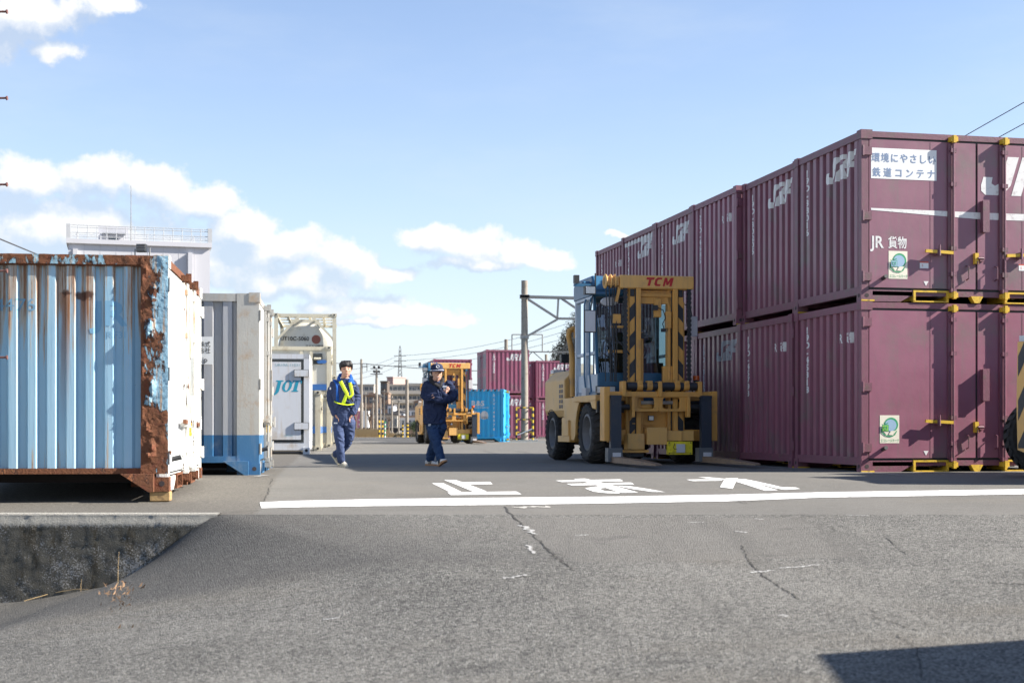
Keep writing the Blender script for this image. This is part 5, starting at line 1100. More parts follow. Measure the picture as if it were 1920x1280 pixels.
# ---------------- man in cap, arms crossed
d2 = 24.35; s2 = FPX/d2
P2 = lambda zx, zy, dy=0.: Vector(((780+zx/5.955-818)/s2, dy, (HY+EYE*s2-(670+zy/5.955))/s2))
t2 = thing('person', 'smiling man in navy cap and long dark coat with arms crossed, striding', 'person', ((818-CX)/FPX*d2, d2, 0))
b = MB(); Mx, kk = head(b, P2(238, 178, -.055), .262, R(10), R(-3)); limb(b, [P2(225, 235, 0), P2(222, 320, 0)], [.06, .065])
slab(b, [tuple(P2(225, y, 0))+(w_, dd) for y, w_, dd in ((300, .10, .07), (340, .17, .10), (450, .165, .11), (600, .15, .10), (720, .155, .105), (780, .15, .10))])
SL, EL, WL = P2(120, 330), P2(120, 450, -.05), P2(330, 425, -.21); SR, ER, WR = P2(375, 330), P2(418, 440, -.05), P2(255, 465, -.25)
limb(b, [SL, EL, WL], [.055, .045, .032]); limb(b, [SR, ER, WR], [.055, .045, .032])
hand(b, WL, P2(352, 372, -.215)-WL, 1, (.1, 1, 0), .35, 1.0); hand(b, WR, P2(200, 440, -.22)-WR, -1, (0, 1, 0), .5, 1.0)
KF, AF = P2(232, 950, -.14), P2(285, 1140, -.22); KB, AB = P2(205, 950, .10), P2(150, 1130, .22)
limb(b, [P2(175, 750), KF, AF], [.075, .045, .034]); limb(b, [P2(280, 750), KB, AB], [.075, .044, .034])
body = fuse(b, 'body', M['skin'], t2, .008, 3); face(t2, body, Mx, kk, True)
b = MB(); slab(b, [tuple(P2(225, y, 0))+(w_, dd) for y, w_, dd in ((680, .16, .12), (740, .175, .125), (790, .165, .12))])
limb(b, [P2(180, 770), P2(205, 860, -.09), KF, P2(262, 1050, -.19), P2(286, 1140, -.225)], [(.105, .11), (.095, .10), (.082, .088), (.076, .08), (.072, .075)])
limb(b, [P2(280, 765), P2(245, 860, .05), P2(205, 960, .11), P2(165, 1060, .18), P2(146, 1130, .22)], [(.10, .11), (.09, .10), (.08, .085), (.075, .078), (.070, .072)])
fuse(b, 'trousers', M['trouser2'], body, .009, 3, .008, 11)
b = MB(); slab(b, [tuple(P2(x, y, dy))+(w_, dd) for x, y, dy, w_, dd in ((228, 262, 0, .08, .085), (228, 285, 0, .14, .10), (228, 318, 0, .20, .115), (225, 380, 0, .215, .135), (220, 480, 0, .205, .145), (212, 580, 0, .20, .145), (208, 680, 0, .195, .15), (208, 742, 0, .195, .155))])
limb(b, [P2(130, 318), P2(112, 390, .0), P2(122, 445, -.06), P2(220, 445, -.18), P2(325, 418, -.215)], [(.09, .09), (.085, .085), (.082, .082), (.070, .07), (.055, .055)])
limb(b, [P2(362, 315), P2(405, 380, .0), P2(412, 440, -.07), P2(330, 478, -.20), P2(245, 470, -.245)], [(.085, .09), (.08, .08), (.078, .08), (.066, .068), (.055, .055)])
ck = fuse(b, 'coat', M['navy2'], body, .009, 3, .011, 9)
b = MB(); limb(b, [P2(165, 240, .02), P2(195, 285, -.08), P2(255, 318, -.135)], [(.045, .028), (.04, .025), (.03, .02)]); limb(b, [P2(165, 240, .04), P2(230, 225, .09), P2(300, 250, .03)], [.045, .045, .035]); limb(b, [P2(295, 250, .0), P2(280, 300, -.10), P2(262, 340, -.135)], [(.035, .02), (.03, .02), (.025, .015)])
fuse(b, 'collar', M['scarf'], ck, .008, 2, .004, 18)
q = MB(); q.box(-.038, .038, -.004, .004, -.016, .016); q.build('name_badge', M['badge'], ck, loc=P2(327, 326, -.155)); q = MB(); q.box(-.035, .035, -.002, .002, -.012, .006); q.build('chest_strap', mat('light_grey_tab', (.45, .45, .44), .6), ck, loc=P2(332, 352, -.16))
q = MB(); q.beam((-.022, 0, .012), (.022, 0, .018), .004, .010); q.beam((-.022, 0, -.006), (.022, 0, .0), .004, .008); q.build('hip_mark', M['badge'], body, loc=P2(158, 757, -.175))
b = MB()                                                # cap: crown, braid, bill
X = lambda *p: Mx @ (Vector(p)*kk); X3 = lambda v: (Mx.to_3x3() @ Vector(v))
b.loft([(X(0, .005, z), X3((r, 0, 0)), X3((0, r*1.12, 0))) for z, r in ((.036, .104), (.055, .106), (.085, .106), (.112, .10), (.132, .085), (.146, .055), (.150, .02))], 28)
cp_ = b.build('cap', M['navy2'], body, smooth=True, ang=60)
b = MB(); vs = []
for i in range(13):
    a = math.pi*(1.10+.80*i/12); vs += [X(.103*math.cos(a), .005+.115*math.sin(a), .040), X(.108*math.cos(a)*.95, -.02+.18*math.sin(a), .026+.006*math.sin(a)*0-.004*abs(math.cos(a))), X(.103*math.cos(a), .005+.115*math.sin(a), .048), X(.108*math.cos(a)*.95, -.02+.18*math.sin(a), .032-.004*abs(math.cos(a)))]
b.add(vs, [(4*i, 4*i+1, 4*i+5, 4*i+4) for i in range(12)]+[(4*i+2, 4*i+6, 4*i+7, 4*i+3) for i in range(12)]+[(4*i+1, 4*i+3, 4*i+7, 4*i+5) for i in range(12)]); b.build('cap_bill', M['navy2'], cp_, smooth=True)
b = MB(); k = 28
b.tube([X(.107*math.cos(a), .005+.119*math.sin(a), .047) for a in [math.pi*(1.0+1.0*i/16) for i in range(17)]], .0045, 6); b.build('cap_braid', M['badge'], cp_)
b = MB(); b.ring(X(.0, -.108, .098), X3((0, -1, .12)), [(.0, .016), (.006, .024), (.002, .030)], 20); b.build('cap_badge', mat('cap_badge_grey', (.35, .37, .40), .5), cp_, smooth=True)
b = MB(); limb(b, [X(-.072, -.01, .06), X(-.086, -.0, .02), X(-.082, .0, -.015)], [.02, .016, .010], 8); limb(b, [X(.072, -.01, .06), X(.086, .0, .02), X(.082, .0, -.01)], [.02, .016, .010], 8); ball(b, X(0, .05, .02), .075, 12); fuse(b, 'hair', M['hair'], body, .006, 2, .003, 40)
shoe(t2, P2(258, 1215, -.2)+Vector((0, 0, .0)), P2(352, 1150, -.42), (-.35, .35, .85), M['shoew'], M['sole'], M['bwebb'], True)
shoe(t2, P2(95, 1208, .24), P2(245, 1212, .14), (0, 0, 1), M['shoew'], M['sole'], M['bwebb'], True)
# ================================================================== surroundings
M['wwall'] = mat('white_factory_cladding', (.50, .50, .525), .6, var=.04, vs=.4, dirt=(.42, .40, .38), da=.4, ds=.3, grime=.15)
M['steel'] = mat('weathered_steel', (.26, .26, .25), .6, .2, var=.2, vs=6, dirt=(.16, .09, .05), da=.6, ds=8)
M['mast'] = mat('concrete_mast', (.27, .24, .20), .9, var=.15, vs=3, dirt=(.13, .10, .075), da=.7, ds=5, bs=.3, grime=.4)
M['wire'] = mat('wire', (.06, .06, .065), .6); M['glassd'] = mat('window_glass', (.07, .09, .11), .15, var=.4, vs=.5)
def bldg(name, label, px0, px1, ytop, d, depth, wall, rz=0, floors=0, cols=0, roofc=None, gable=False, balcony=False, group=None, base=0, trim=None):
    a = A(px0, ytop, d); W = (px1-px0)/FPX*d; H = a.z-base; t = thing(name, label, 'building', (a.x, d, base), rz, group)
    b = MB(); b.box(0, W, 0, depth, -.5, H)
    if floors:
        fh = H/floors
        for i in range(floors): b.box(-.05, W+.05, -.12, 0, i*fh-.12, i*fh+.10, 1)
    b.build('wall', [wall, trim or wall], t)
    r = MB()
    if gable: r.prism([(-.5, H-.1), (W/2, H+W*.16), (W+.5, H-.1)], (0, -.4, 0), (1, 0, 0), (0, 0, 1), -(depth+.8))
    else: r.box(-.15, W+.15, -.25, depth+.2, H, H+.35)
    r.build('roof', roofc or wall, t)
    if floors and cols:
        fh = H/floors; cw = W/cols
        for i in range(floors):
            for j in range(cols):
                q = MB(); x0 = j*cw+cw*.16; q.box(x0, x0+cw*.66, -.06, -.02, i*fh+fh*.32, i*fh+fh*.80, 0); q.box(x0+cw*.31, x0+cw*.35, -.09, -.06, i*fh+fh*.32, i*fh+fh*.80, 1); q.build('window', [M['glassd'], trim or wall], t)
            if balcony: q = MB(); q.box(.1, W-.1, -1.1, -1.0, i*fh+.1, i*fh+fh*.42, 0); q.box(.1, W-.1, -1.0, -.12, i*fh+.02, i*fh+.12, 0); q.build('balcony', trim or wall, t)
    return t, W, H
# ---- white factory block behind the left row
t, W, H = bldg('factory_building', 'tall white factory block with railed flat roof behind the rusted container', 128, 388, 456, 110, 14, M['wwall'], rz=R(15.5), trim=M['wwall'])
q = MB()
for x in (.35, W-1.7): q.box(x, x+.35, -.35, 0, -.5, H-.45)
for k in range(1, 9): q.box(k*W/9-.02, k*W/9+.02, -.012, 0, 0, H, 1)
q.build('pilaster', [M['wwall'], mat('panel_joint', (.45, .45, .47), .7)], t)
q = MB()
for z in (.25, .55, .95, 1.12): q.cyl((0, -.1, H+.3+z), (W, -.1, H+.3+z), .03, 6)
for k in range(16): x = k*W/15; q.cyl((x, -.1, H+.3), (x, -.1, H+1.42), .03, 6)
for k in range(6): x = .6+k*W/6; q.cyl((x, 1.5, H+.3), (x, 1.5, H+1.1), .04, 6)
q.cyl((0, 1.5, H+.9), (W, 1.5, H+.9), .03, 6)
for x in (0, W): q.box(x-.16, x+.16, -.2, .1, H+.3, H+1.5)
q.build('railing', mat('railing_grey', (.42, .43, .44), .5), t)
q = MB(); q.box(2.2, 4.5, 2, 5, H+.3, H+1.7, 0); q.box(2.5, 4.3, 1.4, 2.0, H+1.02, H+1.10, 1); q.box(3.0, 3.7, 1.97, 2.0, H+.3, H+.85, 1); q.build('roof_house', [M['wwall'], M['glassd']], t)
q = MB(); q.cyl((4.7, 2, H+.3), (4.7, 2, H+5.0), .045, 6, 0, .02); q.build('antenna', M['steel'], t)
# floodlight on its pole
p = A(265, 466, 26); t = thing('floodlight', 'small black floodlight sticking up behind the rusted container\'s roof', 'lamp', (p.x, p.y, 0))
q = MB(); q.cyl((0, .1, 0), (0, .1, p.z-.18), .05, 8); q.cyl((-.16, .08, p.z-.18), (.16, .08, p.z-.18), .02, 6); q.cyl((-.13, .05, p.z-.2), (-.13, .05, p.z), .012, 6); q.cyl((.14, .05, p.z-.2), (.14, .05, p.z+.02), .012, 6); q.build('pole', M['steel'], t)
q = MB(); q.box(-.085, .085, -.04, .09, p.z-.06, p.z+.08, 0)
for k in range(4): q.box(-.08, .08, -.055, -.04, p.z-.045+k*.03, p.z-.03+k*.03, 1)
q.build('lamp_head', [M['black'], M['steel']], t)
M['peg'] = mat('peg_brown', (.14, .06, .05), .6)
# climbing pole just outside the left edge: only its pegs show
d = 14.2; s_ = FPX/d; t = thing('utility_pole', 'utility pole at the left edge with brown climbing pegs sticking out', 'pole', ((-42-CX)/s_, d, gz(-5.3, d)))
q = MB(); q.cyl((0, 0, -.1), (0, 0, 9.0), .17, 20, 0, .13); q.build('shaft', M['mast'], t)
for k in range(-2, 9):
    z = EYE+(HY-346)/s_+k*.862-gz(-5.3, d); q = MB(); q.cyl((.1, 0, z), (.285, 0, z), .011, 8); q.cyl((.285, 0, z), (.298, 0, z), .022, 8)
    if 0 < z < 8.8: q.build('climbing_peg', M['peg'], t)
def wire(name, label, pts, r, group=None, sag=0.):
    q = MB(); P_ = [Vector(p) for p in pts]; out = []
    for a, b in zip(P_, P_[1:]):
        for k in range(10): f = k/10; out.append(a.lerp(b, f)-Vector((0, 0, sag*4*f*(1-f))))
    out.append(P_[-1]); q.tube(out, r, 6); return tag(q.build(name, M['wire']), label, 'cable', group)
wire('overhead_wire', 'black overhead wire slanting down behind the rusted container at far left', [A(-80, 415, 24), A(70, 477, 30), A(120, 500, 33)], .014)
wire('overhead_wire', 'thin overhead wire above the near purple container, left of the two', [A(1640, 352, 40), A(1818, 250, 36), A(2010, 141, 32)], .011)
wire('overhead_wire', 'thin overhead wire above the near purple container, right of the two', [A(1700, 352, 40), A(1883, 252, 36), A(2080, 145, 32)], .011)
# ---- concrete mast with truss arm and guard cage
dm = 73.; sm = FPX/dm; X0 = (983.5-CX)/sm
t = thing('gantry_mast', 'tall concrete mast carrying a steel truss arm beside the far purple containers', 'mast', (X0, dm, 0)); L = lambda px, py, dy=0: (A(px, py, dm)-Vector((X0, dm, 0))+Vector((0, dy, 0)))
q = MB(); q.cyl((0, 0, 0), (0, 0, L(983, 526).z), .185, 20, 0, .165); q.build('shaft', M['mast'], t, smooth=True)
q = MB()
for dy in (-.2, .2):
    q.beam(L(975, 556, dy), L(1420, 568, dy), .10, .12); q.beam(L(1046, 597, dy), L(1420, 603, dy), .08, .09); q.beam(L(990, 561, dy), L(1046, 597, dy), .08, .09); q.beam(L(1047, 558, dy), L(1045, 597, dy), .09, .07); q.beam(L(1052, 559, dy), L(1110, 598, dy), .08, .08)
    q.beam(L(1110, 558, dy), L(1110, 600, dy), .07, .07); q.beam(L(1110, 600, dy), L(1170, 560, dy), .07, .07); q.beam(L(1170, 560, dy), L(1230, 601, dy), .07, .07); q.beam(L(985, 632, dy), L(1046, 598, dy), .08, .09)
q.box(-.25, .25, -.25, .25, L(983, 559).z, L(983, 553).z); q.box(-.22, .22, -.22, .22, L(983, 635).z, L(983, 629).z); q.build('truss_arm', M['steel'], t)
tg = thing('guard_cage', 'black and yellow striped guard cage round the foot of the concrete mast', 'guard', (X0, dm, 0))
for x, y in ((-.42, -.42), (.42, -.42), (-.42, .42), (.42, .42)):
    q = MB(); 
    for k in range(11): z = k*.155; q.cyl((x, y, z), (x, y, z+.155), .05, 8, k % 2)
    q.build('post', [M['yel'], M['black']], tg)
for z in (1.70, 1.10, .45):
    q = MB()
    for a, b in (((-.42, -.42), (.42, -.42)), ((.42, -.42), (.42, .42)), ((.42, .42), (-.42, .42)), ((-.42, .42), (-.42, -.42))):
        for k in range(5): p0 = Vector((*a, z)).lerp(Vector((*b, z)), k/5); p1 = Vector((*a, z)).lerp(Vector((*b, z)), (k+1)/5); q.cyl(p0, p1, .035, 6, k % 2)
    q.build('rail', [M['yel'], M['black']], tg)
q = MB(); q.beam((-.38, -.48, .30), (.38, -.48, .62), .05, .05); q.build('brace', M['letter'], tg); q = MB(); q.box(-.6, .7, -.6, .6, 0, .06); q.build('plinth', M['conc'], tg)
# ---- farther gantries
def gantry(label, d, masts, beam_y, x0, x1, frame=None, lower=None, r=.15):
    s_ = FPX/d; X0 = (masts[0][0]-CX)/s_; t = thing('line_gantry', label, 'gantry', (X0, d, 0), 0, 'line gantries over the far tracks'); L = lambda px, py: A(px, py, d)-Vector((X0, d, 0))
    for mx_, my in masts: q = MB(); q.cyl((L(mx_, 800).x, 0, 0), (L(mx_, my).x, 0, L(mx_, my).z), r, 10); q.build('mast', M['mast'], t)
    q = MB(); q.beam(L(x0, beam_y), L(x1, beam_y+2), .10, .10); k = x0; lo = lower or beam_y+20
    while k < x1: q.beam(L(k, beam_y), L(k+26, lo), .07, .07); q.beam(L(k+26, lo), L(k+52, beam_y), .07, .07); k += 52
    q.beam(L(x0+26, lo), L(x1, lo), .08, .08)
    if frame:
        a, b, y0, y1 = frame
        for x in (a, b): q.cyl(L(x, y1), L(x, y0), .05, 6)
        q.cyl(L(a, y0), L(b, y0), .05, 6); q.cyl(L((a*2+b)/3, y0), L((a*2+b)/3, y0+9), .04, 6)
    q.build('crossbeam', M['steel'], t); return t
gantry('steel gantry with a raised square frame behind the concrete mast', 118, [(949, 636), (1250, 640)], 659, 947, 1250, (960, 1017, 627, 659), 682)
gantry('low far gantry whose mast stands left of the man in the cap', 150, [(763, 711), (905, 700)], 719, 763, 905, None, 733, .18)
gantry('farthest line gantry seen right of the raised square frame', 160, [(1024, 664), (1190, 664)], 680, 1000, 1190, None, 690)
def pole(label, px, ytop, d, r=.12, arms=(), col='mast', cat='pole', name='utility_pole', group=None):
    p = A(px, ytop, d); t = thing(name, label, cat, (p.x, d, 0), 0, group); q = MB(); q.cyl((0, 0, -.1), (0, 0, p.z), r*1.15, 10, 0, r*.8); q.build('shaft', M[col], t)
    for (dx0, dz0, dx1, dz1) in arms: q = MB(); q.beam((dx0, -.05, p.z+dz0), (dx1, -.05, p.z+dz1), .07, .07); q.build('arm', M['steel'], t)
    return t, p
pole('slim far pole with short bracket right of the dark-haired man', 677.5, 673, 120, .12, [(0, -.4, .55, -.4), (0, -.62, .5, -.62), (.48, -.38, .48, -1.0)])
t, p = pole('floodlight post with four round lamps in the far distance', 706, 693, 115, .11, [(-.5, .1, .5, .1), (-.5, -.35, .5, -.35)], name='lamp_post', cat='lamp post')
for x in (-.19, .19):
    for z in (.22, -.15): q = MB(); q.cyl((x, -.12, p.z+z), (x, .12, p.z+z), .10, 10); q.build('lamp', M['dark'], t)
gp = 'thin signal and line poles along the far tracks'
for px, yt, d, lab in ((685.5, 735, 135, 'thin far pole just right of the slim bracket pole'), (699.5, 746, 120, 'short thin pole left of the dark brown tower'), (713.5, 738, 140, 'thin pole beside the dark brown tower'), (720.5, 730, 150, 'thin pole in front of the dark brown tower'), (735, 742, 130, 'thin pole before the white gabled house'), (747.5, 747, 125, 'thin dark pole crossing the white gabled house')): pole(lab, px, yt, d, .07, [(-.3, -.2, .3, -.2)], group=gp)
def marker(label, px, ytop, d, cols, r=.07):
    p = A(px, ytop, d); t = MB(); k = 8
    for i in range(k): t.cyl((0, 0, p.z*i/k), (0, 0, p.z*(i+1)/k), r, 8, i % 2)
    tag(t.build('marker_post', cols, loc=(p.x, d, 0)), label, 'post')
YB = [M['yel'], M['black']]
marker('striped marker post below the round-lamp post', 711, 783, 104, YB); marker('striped marker post between the thin far poles', 717, 783, 103, YB); marker('white marker post beside the far gantry mast', 759, 800, 102, [M['letter'], M['letter']], .08); marker('yellow marker post right of the white one', 764, 792, 102, YB, .08); marker('yellow marker post left of the white one', 755, 793, 103, YB, .06); marker('thin pale post before the thin far poles', 722, 790, 101, [M['letter'], M['sgreen']], .05)
# ---- pylon and power lines
d = 700.; p = A(750, 648, d); t = thing('power_pylon', 'lattice steel power pylon rising on the horizon', 'pylon', (p.x, d, 0)); q = MB(); H = p.z
def wd(z): return 1.5*(1-z/H)+.35 if z < H*.96 else .1
zs = [H*i/22 for i in range(23)]
for a, b in zip(zs, zs[1:]):
    for sx, sy in ((-1, -1), (1, -1), (1, 1), (-1, 1)): q.beam((sx*wd(a), sy*wd(a), a), (sx*wd(b), sy*wd(b), b), .22, .22)
    for s in (-1, 1): q.beam((-wd(a), s*wd(a), a), (wd(b), s*wd(b), b), .14, .14); q.beam((wd(a), s*wd(a), a), (-wd(b), s*wd(b), b), .14, .14)
q.build('tower', M['steel'], t)
for z in (H*.88, H*.82, H*.76): q = MB(); q.beam((-3, 0, z), (3, 0, z), .3, .3); q.build('crossarm', M['steel'], t)
for i, z in enumerate((H*.88, H*.82, H*.76)):
    zz = EYE+0; a = Vector((p.x-1, d, z)); wire('power_line', ('topmost', 'middle', 'lowest')[i]+' of the faint power lines running to the pylon', [A(560, 694+i*10, 520), a, A(1075, 603+i*13, 640), A(1500, 540+i*13, 600)], .09, 'faint power lines', 3.)
wire('overhead_wire', 'dark far cable crossing from the slim bracket pole to behind the man in the cap', [A(600, 675, 118), A(677, 681, 120), A(950, 696, 122)], .035, None, .15)
# ---- town beyond the tracks
C1 = mat('apartment_concrete', (.44, .41, .36), .85, var=.1, vs=.2, dirt=(.25, .22, .18), da=.5, ds=.3); C2 = mat('brown_tower_wall', (.13, .10, .08), .85, var=.15, vs=.2); C3 = mat('brown_brick_wall', (.27, .19, .14), .9, var=.15, vs=.3); C4 = mat('pink_wall', (.42, .28, .25), .8); C5 = mat('pale_house_wall', (.46, .48, .52), .7, var=.08, vs=.3); RF = mat('dark_roof', (.10, .095, .10), .7, var=.2, vs=.3); RR = mat('brown_roof', (.20, .14, .11), .8, var=.2, vs=.3)
bldg('apartment_building', 'pale concrete apartment block behind the slim bracket pole', 655, 701, 722, 470, 14, C1, 0, 5, 5, balcony=True, group='far apartment blocks')
bldg('apartment_building', 'wide pale apartment block under the pylon', 727, 800, 722, 480, 14, C1, R(4), 5, 8, balcony=True, group='far apartment blocks')
bldg('apartment_building', 'pale apartment block behind the small lift truck', 803, 880, 728, 500, 14, C1, 0, 5, 8, balcony=True, group='far apartment blocks')
bldg('tower_building', 'narrow dark brown tower between the pale apartment blocks', 713.5, 726, 716, 440, 8, C2, 0, 5, 2)
bldg('stair_tower', 'pink and white square tower top beside the pylon', 725.5, 739.5, 708, 500, 8, C4, R(-30), 0, 0)
bldg('brown_building', 'orange-brown narrow building under the dark brown tower', 718, 728, 738, 400, 8, C3, 0, 4, 1)
bldg('town_house', 'brown roofed far building with green awning windows', 681, 712, 740, 380, 10, C3, R(3), 3, 3, RR, True)
bldg('town_house', 'white gabled far house behind the thin poles', 737, 757, 772, 300, 10, C5, 0, 2, 2, RF, True)
bldg('town_house', 'low pale house left of the white gabled one', 727, 738, 760, 320, 8, C5, 0, 2, 1, RF)
bldg('town_house', 'grey far house right of the white gabled one', 759, 781, 768, 330, 10, C5, R(5), 2, 2, RF, True)
bldg('town_house', 'brown far house just left of the man in the cap', 776, 800, 752, 360, 10, C3, 0, 3, 2, RR, True)
bldg('shed', 'low brown shed beside the far rail wagon', 691, 704, 789, 230, 8, C3, 0, 0, 0, RR, True)
bldg('town_house', 'plain far house left of the low brown shed', 640, 668, 760, 340, 10, C1, 0, 3, 3, RF, True)
bldg('shed', 'long low grey warehouse behind the small lift truck', 800, 905, 768, 330, 10, C5, 0, 1, 8, RF)
bldg('town_house', 'cream far house behind the dark-haired man\'s shoulder', 655, 676, 752, 420, 10, C1, R(-4), 3, 2, RF, True)
bldg('town_house', 'small white far house right of the brown awning building', 704, 716, 764, 310, 8, C5, R(6), 2, 1, RR, True)
bldg('town_house', 'long pale terrace low beyond the tracks', 700, 745, 778, 280, 8, C1, 0, 1, 7, RF)
bldg('town_house', 'grey terrace low beyond the tracks, left of the far gantry mast', 745, 800, 782, 285, 8, C5, 0, 1, 8, RR)
bldg('shed', 'tiny brown hut at the far end of the yard', 766, 778, 800, 150, 5, C3, 0, 0, 0, RF)
# ---- rail wagon with two containers
dw = 190.; t = thing('flat_wagon', 'rail wagon under the small pink and white containers', 'wagon', (A(674, 800, dw).x, dw, 0)); q = MB(); q.box(-2.5, 6, -.2, 2.2, .55, .75); q.box(-2.4, 5.8, .2, .4, .35, .55); q.build('deck', M['dark'], t)
for x in (-1.7, -.8, 3.8, 4.8): q = MB(); q.cyl((x, -.1, .32), (x, .1, .32), .32, 14); q.build('wheel', M['dark'], t)
PK = mat('faded_pink_paint', (.50, .17, .24), .6, var=.1, vs=1)
for lab, x0, x1, cc in (('small faded pink container with white patches on the far rail wagon', 665, 680, PK), ('small white container on the far rail wagon', 680.5, 690, M['letter'])):
    a = A(x0, 770, dw); w_ = (x1-x0)/FPX*dw; t = thing('freight_container', lab, 'container', (a.x, dw, .76)); q = MB(); q.box(0, w_, 0, 2.3, 0, a.z-.76); q.build('body', cc, t); q = MB()
    for s in (.03, w_-.1): q.box(s, s+.07, -.04, 0, 0, a.z-.76)
    q.box(0, w_, -.03, 0, a.z-.9, a.z-.78); q.build('frame', cc, t)
    q = MB(); 
    for z0, z1, u0, u1 in ((1.2, 1.75, .65, .95), (.95, 1.1, .45, .9), (.3, .55, .5, .62)): q.box(u0*w_, u1*w_, -.05, -.045, z0, z1)
    if cc is PK: q.build('patch', M['letter'], t)
# ---- trees, bush, weeds
M['leafd'] = mat('evergreen_leaves', (.045, .075, .025), .7, var=.5, vs=.6); M['leafb'] = mat('winter_wood_leaves', (.085, .075, .045), .85, var=.45, vs=.08, dirt=(.05, .06, .03), da=.7, ds=.05); M['bark'] = mat('bark', (.12, .085, .06), .9, var=.3, vs=4); M['straw'] = mat('dry_grass_blades', (.48, .34, .17), .9, var=.25, vs=20); M['weed'] = mat('dry_weed', (.26, .16, .09), .9, var=.3, vs=30)
def leaves(b, c, rx, ry, rz_, k, size, rng, shell=.55):
    for _ in range(k):
        u = Vector((rng.gauss(0, 1), rng.gauss(0, 1), rng.gauss(0, 1))).normalized()*(shell+(1-shell)*rng.random())
        p = Vector(c)+Vector((u.x*rx, u.y*ry, u.z*rz_)); p += Vector((rng.uniform(-1, 1), rng.uniform(-1, 1), rng.uniform(-1, 1)))*size
        a = Vector((rng.gauss(0, 1), rng.gauss(0, 1), rng.gauss(0, 1))).normalized()*size*rng.uniform(.5, 1.2); c2 = a.cross(Vector((rng.gauss(0, 1), rng.gauss(0, 1), rng.gauss(0, 1)))).normalized()*size*rng.uniform(.4, .9)
        b.add([p-a, p+c2*.6, p+a, p-c2*.6], [(0, 1, 2, 3)])
rg = random.Random(5)
d = 120.; p = A(780, 800, d); t = thing('bush', 'round green bush left of the small lift truck', 'bush', (p.x, d, 0)); b = MB()
for _ in range(14): leaves(b, (rg.uniform(-.35, .35), rg.uniform(-.3, .3), .75+rg.uniform(-.35, .45)), .25, .25, .22, 110, .06, rg, .3)
b.build('foliage', M['leafd'], t); q = MB(); q.tube([(0, 0, 0), (.03, 0, .4), (0, 0, .8)], [.07, .05, .03], 8); q.tube([(.02, 0, .35), (-.2, .05, .7)], [.04, .02], 6); q.build('trunk', M['bark'], t)
def bare_tree(label, px, ytop, d, group='bare brown trees by the far tracks'):
    p = A(px, ytop, d); t = thing('bare_tree', label, 'tree', (p.x, d, 0), 0, group); q = MB(); rg = random.Random(int(px)); br = MB()
    def grow(a, dv, L, r, lvl):
        b_ = a+dv*L; (q if lvl == 0 else br).tube([a, a.lerp(b_, .5)+Vector((rg.uniform(-.05, .05), 0, 0))*L, b_], [r, r*.8, r*.6], 5)
        if lvl < 4:
            for _ in range(3): grow(a.lerp(b_, rg.uniform(.55, 1)), (dv+Vector((rg.uniform(-.9, .9), rg.uniform(-.7, .7), rg.uniform(-.1, .5)))).normalized(), L*.62, r*.5, lvl+1)
    grow(Vector((0, 0, 0)), Vector((0, 0, 1)), p.z*.42, .16, 0); q.build('trunk', M['bark'], t); br.build('crown', M['bark'], t)
for i, (px, yt) in enumerate(((694, 752), (703, 768), (728, 772), (668, 748), (790, 758))): bare_tree('bare brown tree '+('left of the round-lamp post', 'under the round-lamp post', 'left of the white gabled house', 'beside the slim bracket pole', 'behind the man in the cap')[i], px, yt, 165+i*6)
# dry grass bank at the far end of the yard
b = MB(); rg = random.Random(3)
for _ in range(2600):
    x = A(rg.gauss(690, 22), 800, 108).x; y = rg.uniform(104.5, 112); h = rg.uniform(.15, .55)*(1.3 if abs(x+11) < 1.5 else .7); w_ = rg.uniform(.02, .05); dx = rg.uniform(-.15, .15); b.add([(x-w_, y, -.05), (x+w_, y, -.05), (x+dx, y, h)], [(0, 1, 2)])
struct(b.build('dry_grass', M['straw']), 'stuff')
b = MB()
for _ in range(3000):
    x = rg.uniform(-20, 10); y = rg.uniform(105, 125); h = rg.uniform(.08, .35); w_ = rg.uniform(.03, .08); dx = rg.uniform(-.15, .15); b.add([(x-w_, y, -.05), (x+w_, y, -.05), (x+dx, y, h)], [(0, 1, 2)])
struct(b.build('scrub', M['leafb']), 'stuff')
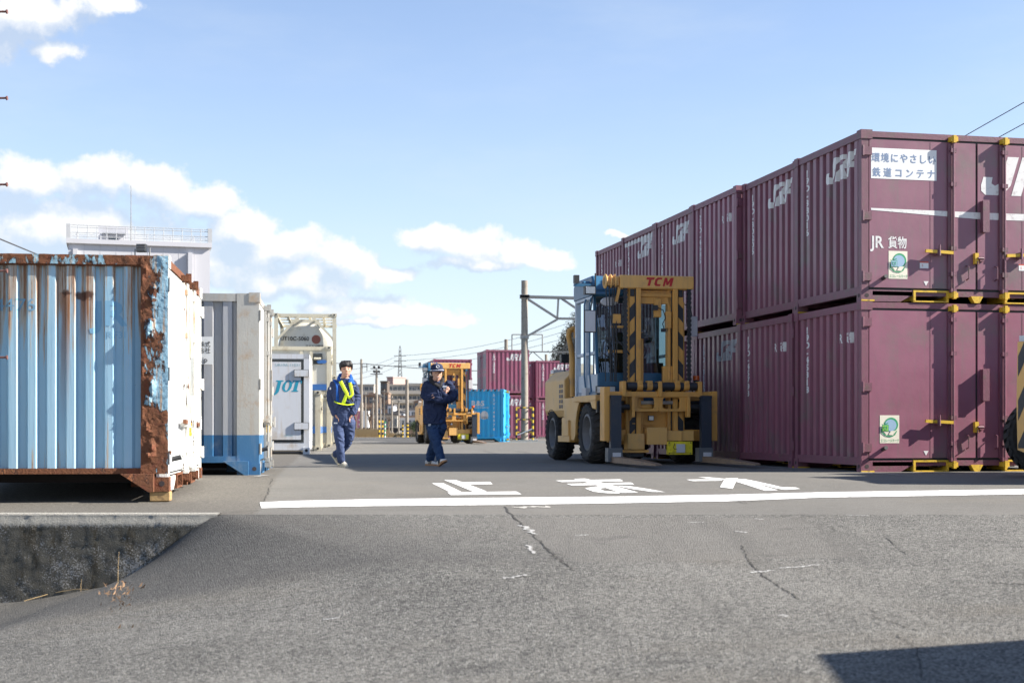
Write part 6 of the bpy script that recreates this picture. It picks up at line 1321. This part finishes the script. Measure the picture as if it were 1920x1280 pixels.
# weeds at the foot of the wall
b = MB(); rg = random.Random(9)
for _ in range(90):
    px = rg.gauss(222, 16); py = 1100+abs(rg.gauss(0, 26))*(1 if rg.random() < .8 else -.2); p = G(px, py, 0); L_ = rg.uniform(.015, .05); a = rg.uniform(0, 6.28); b.add([p, p+Vector((math.cos(a)*L_, math.sin(a)*L_, rg.uniform(.01, .05))), p+Vector((math.cos(a)*L_*.6+.006, math.sin(a)*L_*.6, rg.uniform(.0, .03)))], [(0, 1, 2)])
struct(b.build('dead_weeds', M['weed']), 'stuff')
for px, y0, y1, lab in ((221, 1095, 1033, 'tallest dry stalk against the mossy wall'), (155, 1103, 1080, 'short dry stalk against the mossy wall')):
    p = G(px, y0, 0); h = (y0-y1)/FPX*p.y; q = MB(); q.tube([p-Vector((0, .0, .02)), p+Vector((.004, -.01, h*.5)), p+Vector((.012, -.01, h))], [.0022, .002, .0012], 5); tag(q.build('dry_stalk', M['straw']), lab, 'plant')
q = MB(); q.tube([G(45, 1128, .01), G(95, 1118, .03), G(140, 1110, .03), G(165, 1107, .012)], [.003, .0035, .003, .002], 6); tag(q.build('fallen_stem', M['straw']), 'long pale stem lying along the foot of the mossy wall', 'plant')
# ---- wooded hill on the right
hx = lambda x, y: 40*math.exp(-((x-30)/20)**2-((y-430)/70)**2)+9*math.exp(-((x-75)/60)**2-((y-450)/80)**2)-1
sheet('hill', frange(-20, 200, 44), frange(330, 560, 20), M['dirt'], hx)
b = MB(); rg = random.Random(11)
for _ in range(620):
    x = rg.uniform(4, 80); y = rg.uniform(350, 440); z = hx(x, y)
    if z < 1: continue
    r = rg.uniform(1.2, 2.4); leaves(b, (x, y, z+r*.8), r, r, r*1.2, 70, .35, rg, .35)
struct(b.build('wooded_slope', M['leafb']), 'stuff')
# ---- added block right of the camera, unseen: roof shaped to throw the lower-right shadow
t = thing('shadow_caster', 'unseen flat-roofed block added to cast the shadow on the approach road', 'building', (6.17, 7.51, -.75)); u = Vector((.96, .28, 0)); v = Vector((.10, -.995, 0))
def par(b, a0, a1, b0, b1, z0, z1, m=0):
    vs = [u*a+v*c+Vector((0, 0, z)) for z in (z0, z1) for a, c in ((a0, b0), (a1, b0), (a1, b1), (a0, b1))]; b.add(vs, [(3, 2, 1, 0), (4, 5, 6, 7), (0, 1, 5, 4), (1, 2, 6, 5), (2, 3, 7, 6), (3, 0, 4, 7)], m)
b = MB(); par(b, .25, 4.5, .25, 5.5, -.3, 3.0); b.build('wall', M['wwall'], t); b = MB(); par(b, 0, 4.8, 0, 5.8, 3.0, 3.2); b.build('roof', M['grey_frame'], t)
b = MB(); par(b, .22, .25, .9, 1.8, .1, 2.1); b.build('door', M['grey_panel'], t); b = MB(); par(b, .22, .25, 2.4, 4.2, 1.1, 2.1); b.build('window', M['glassd'], t)
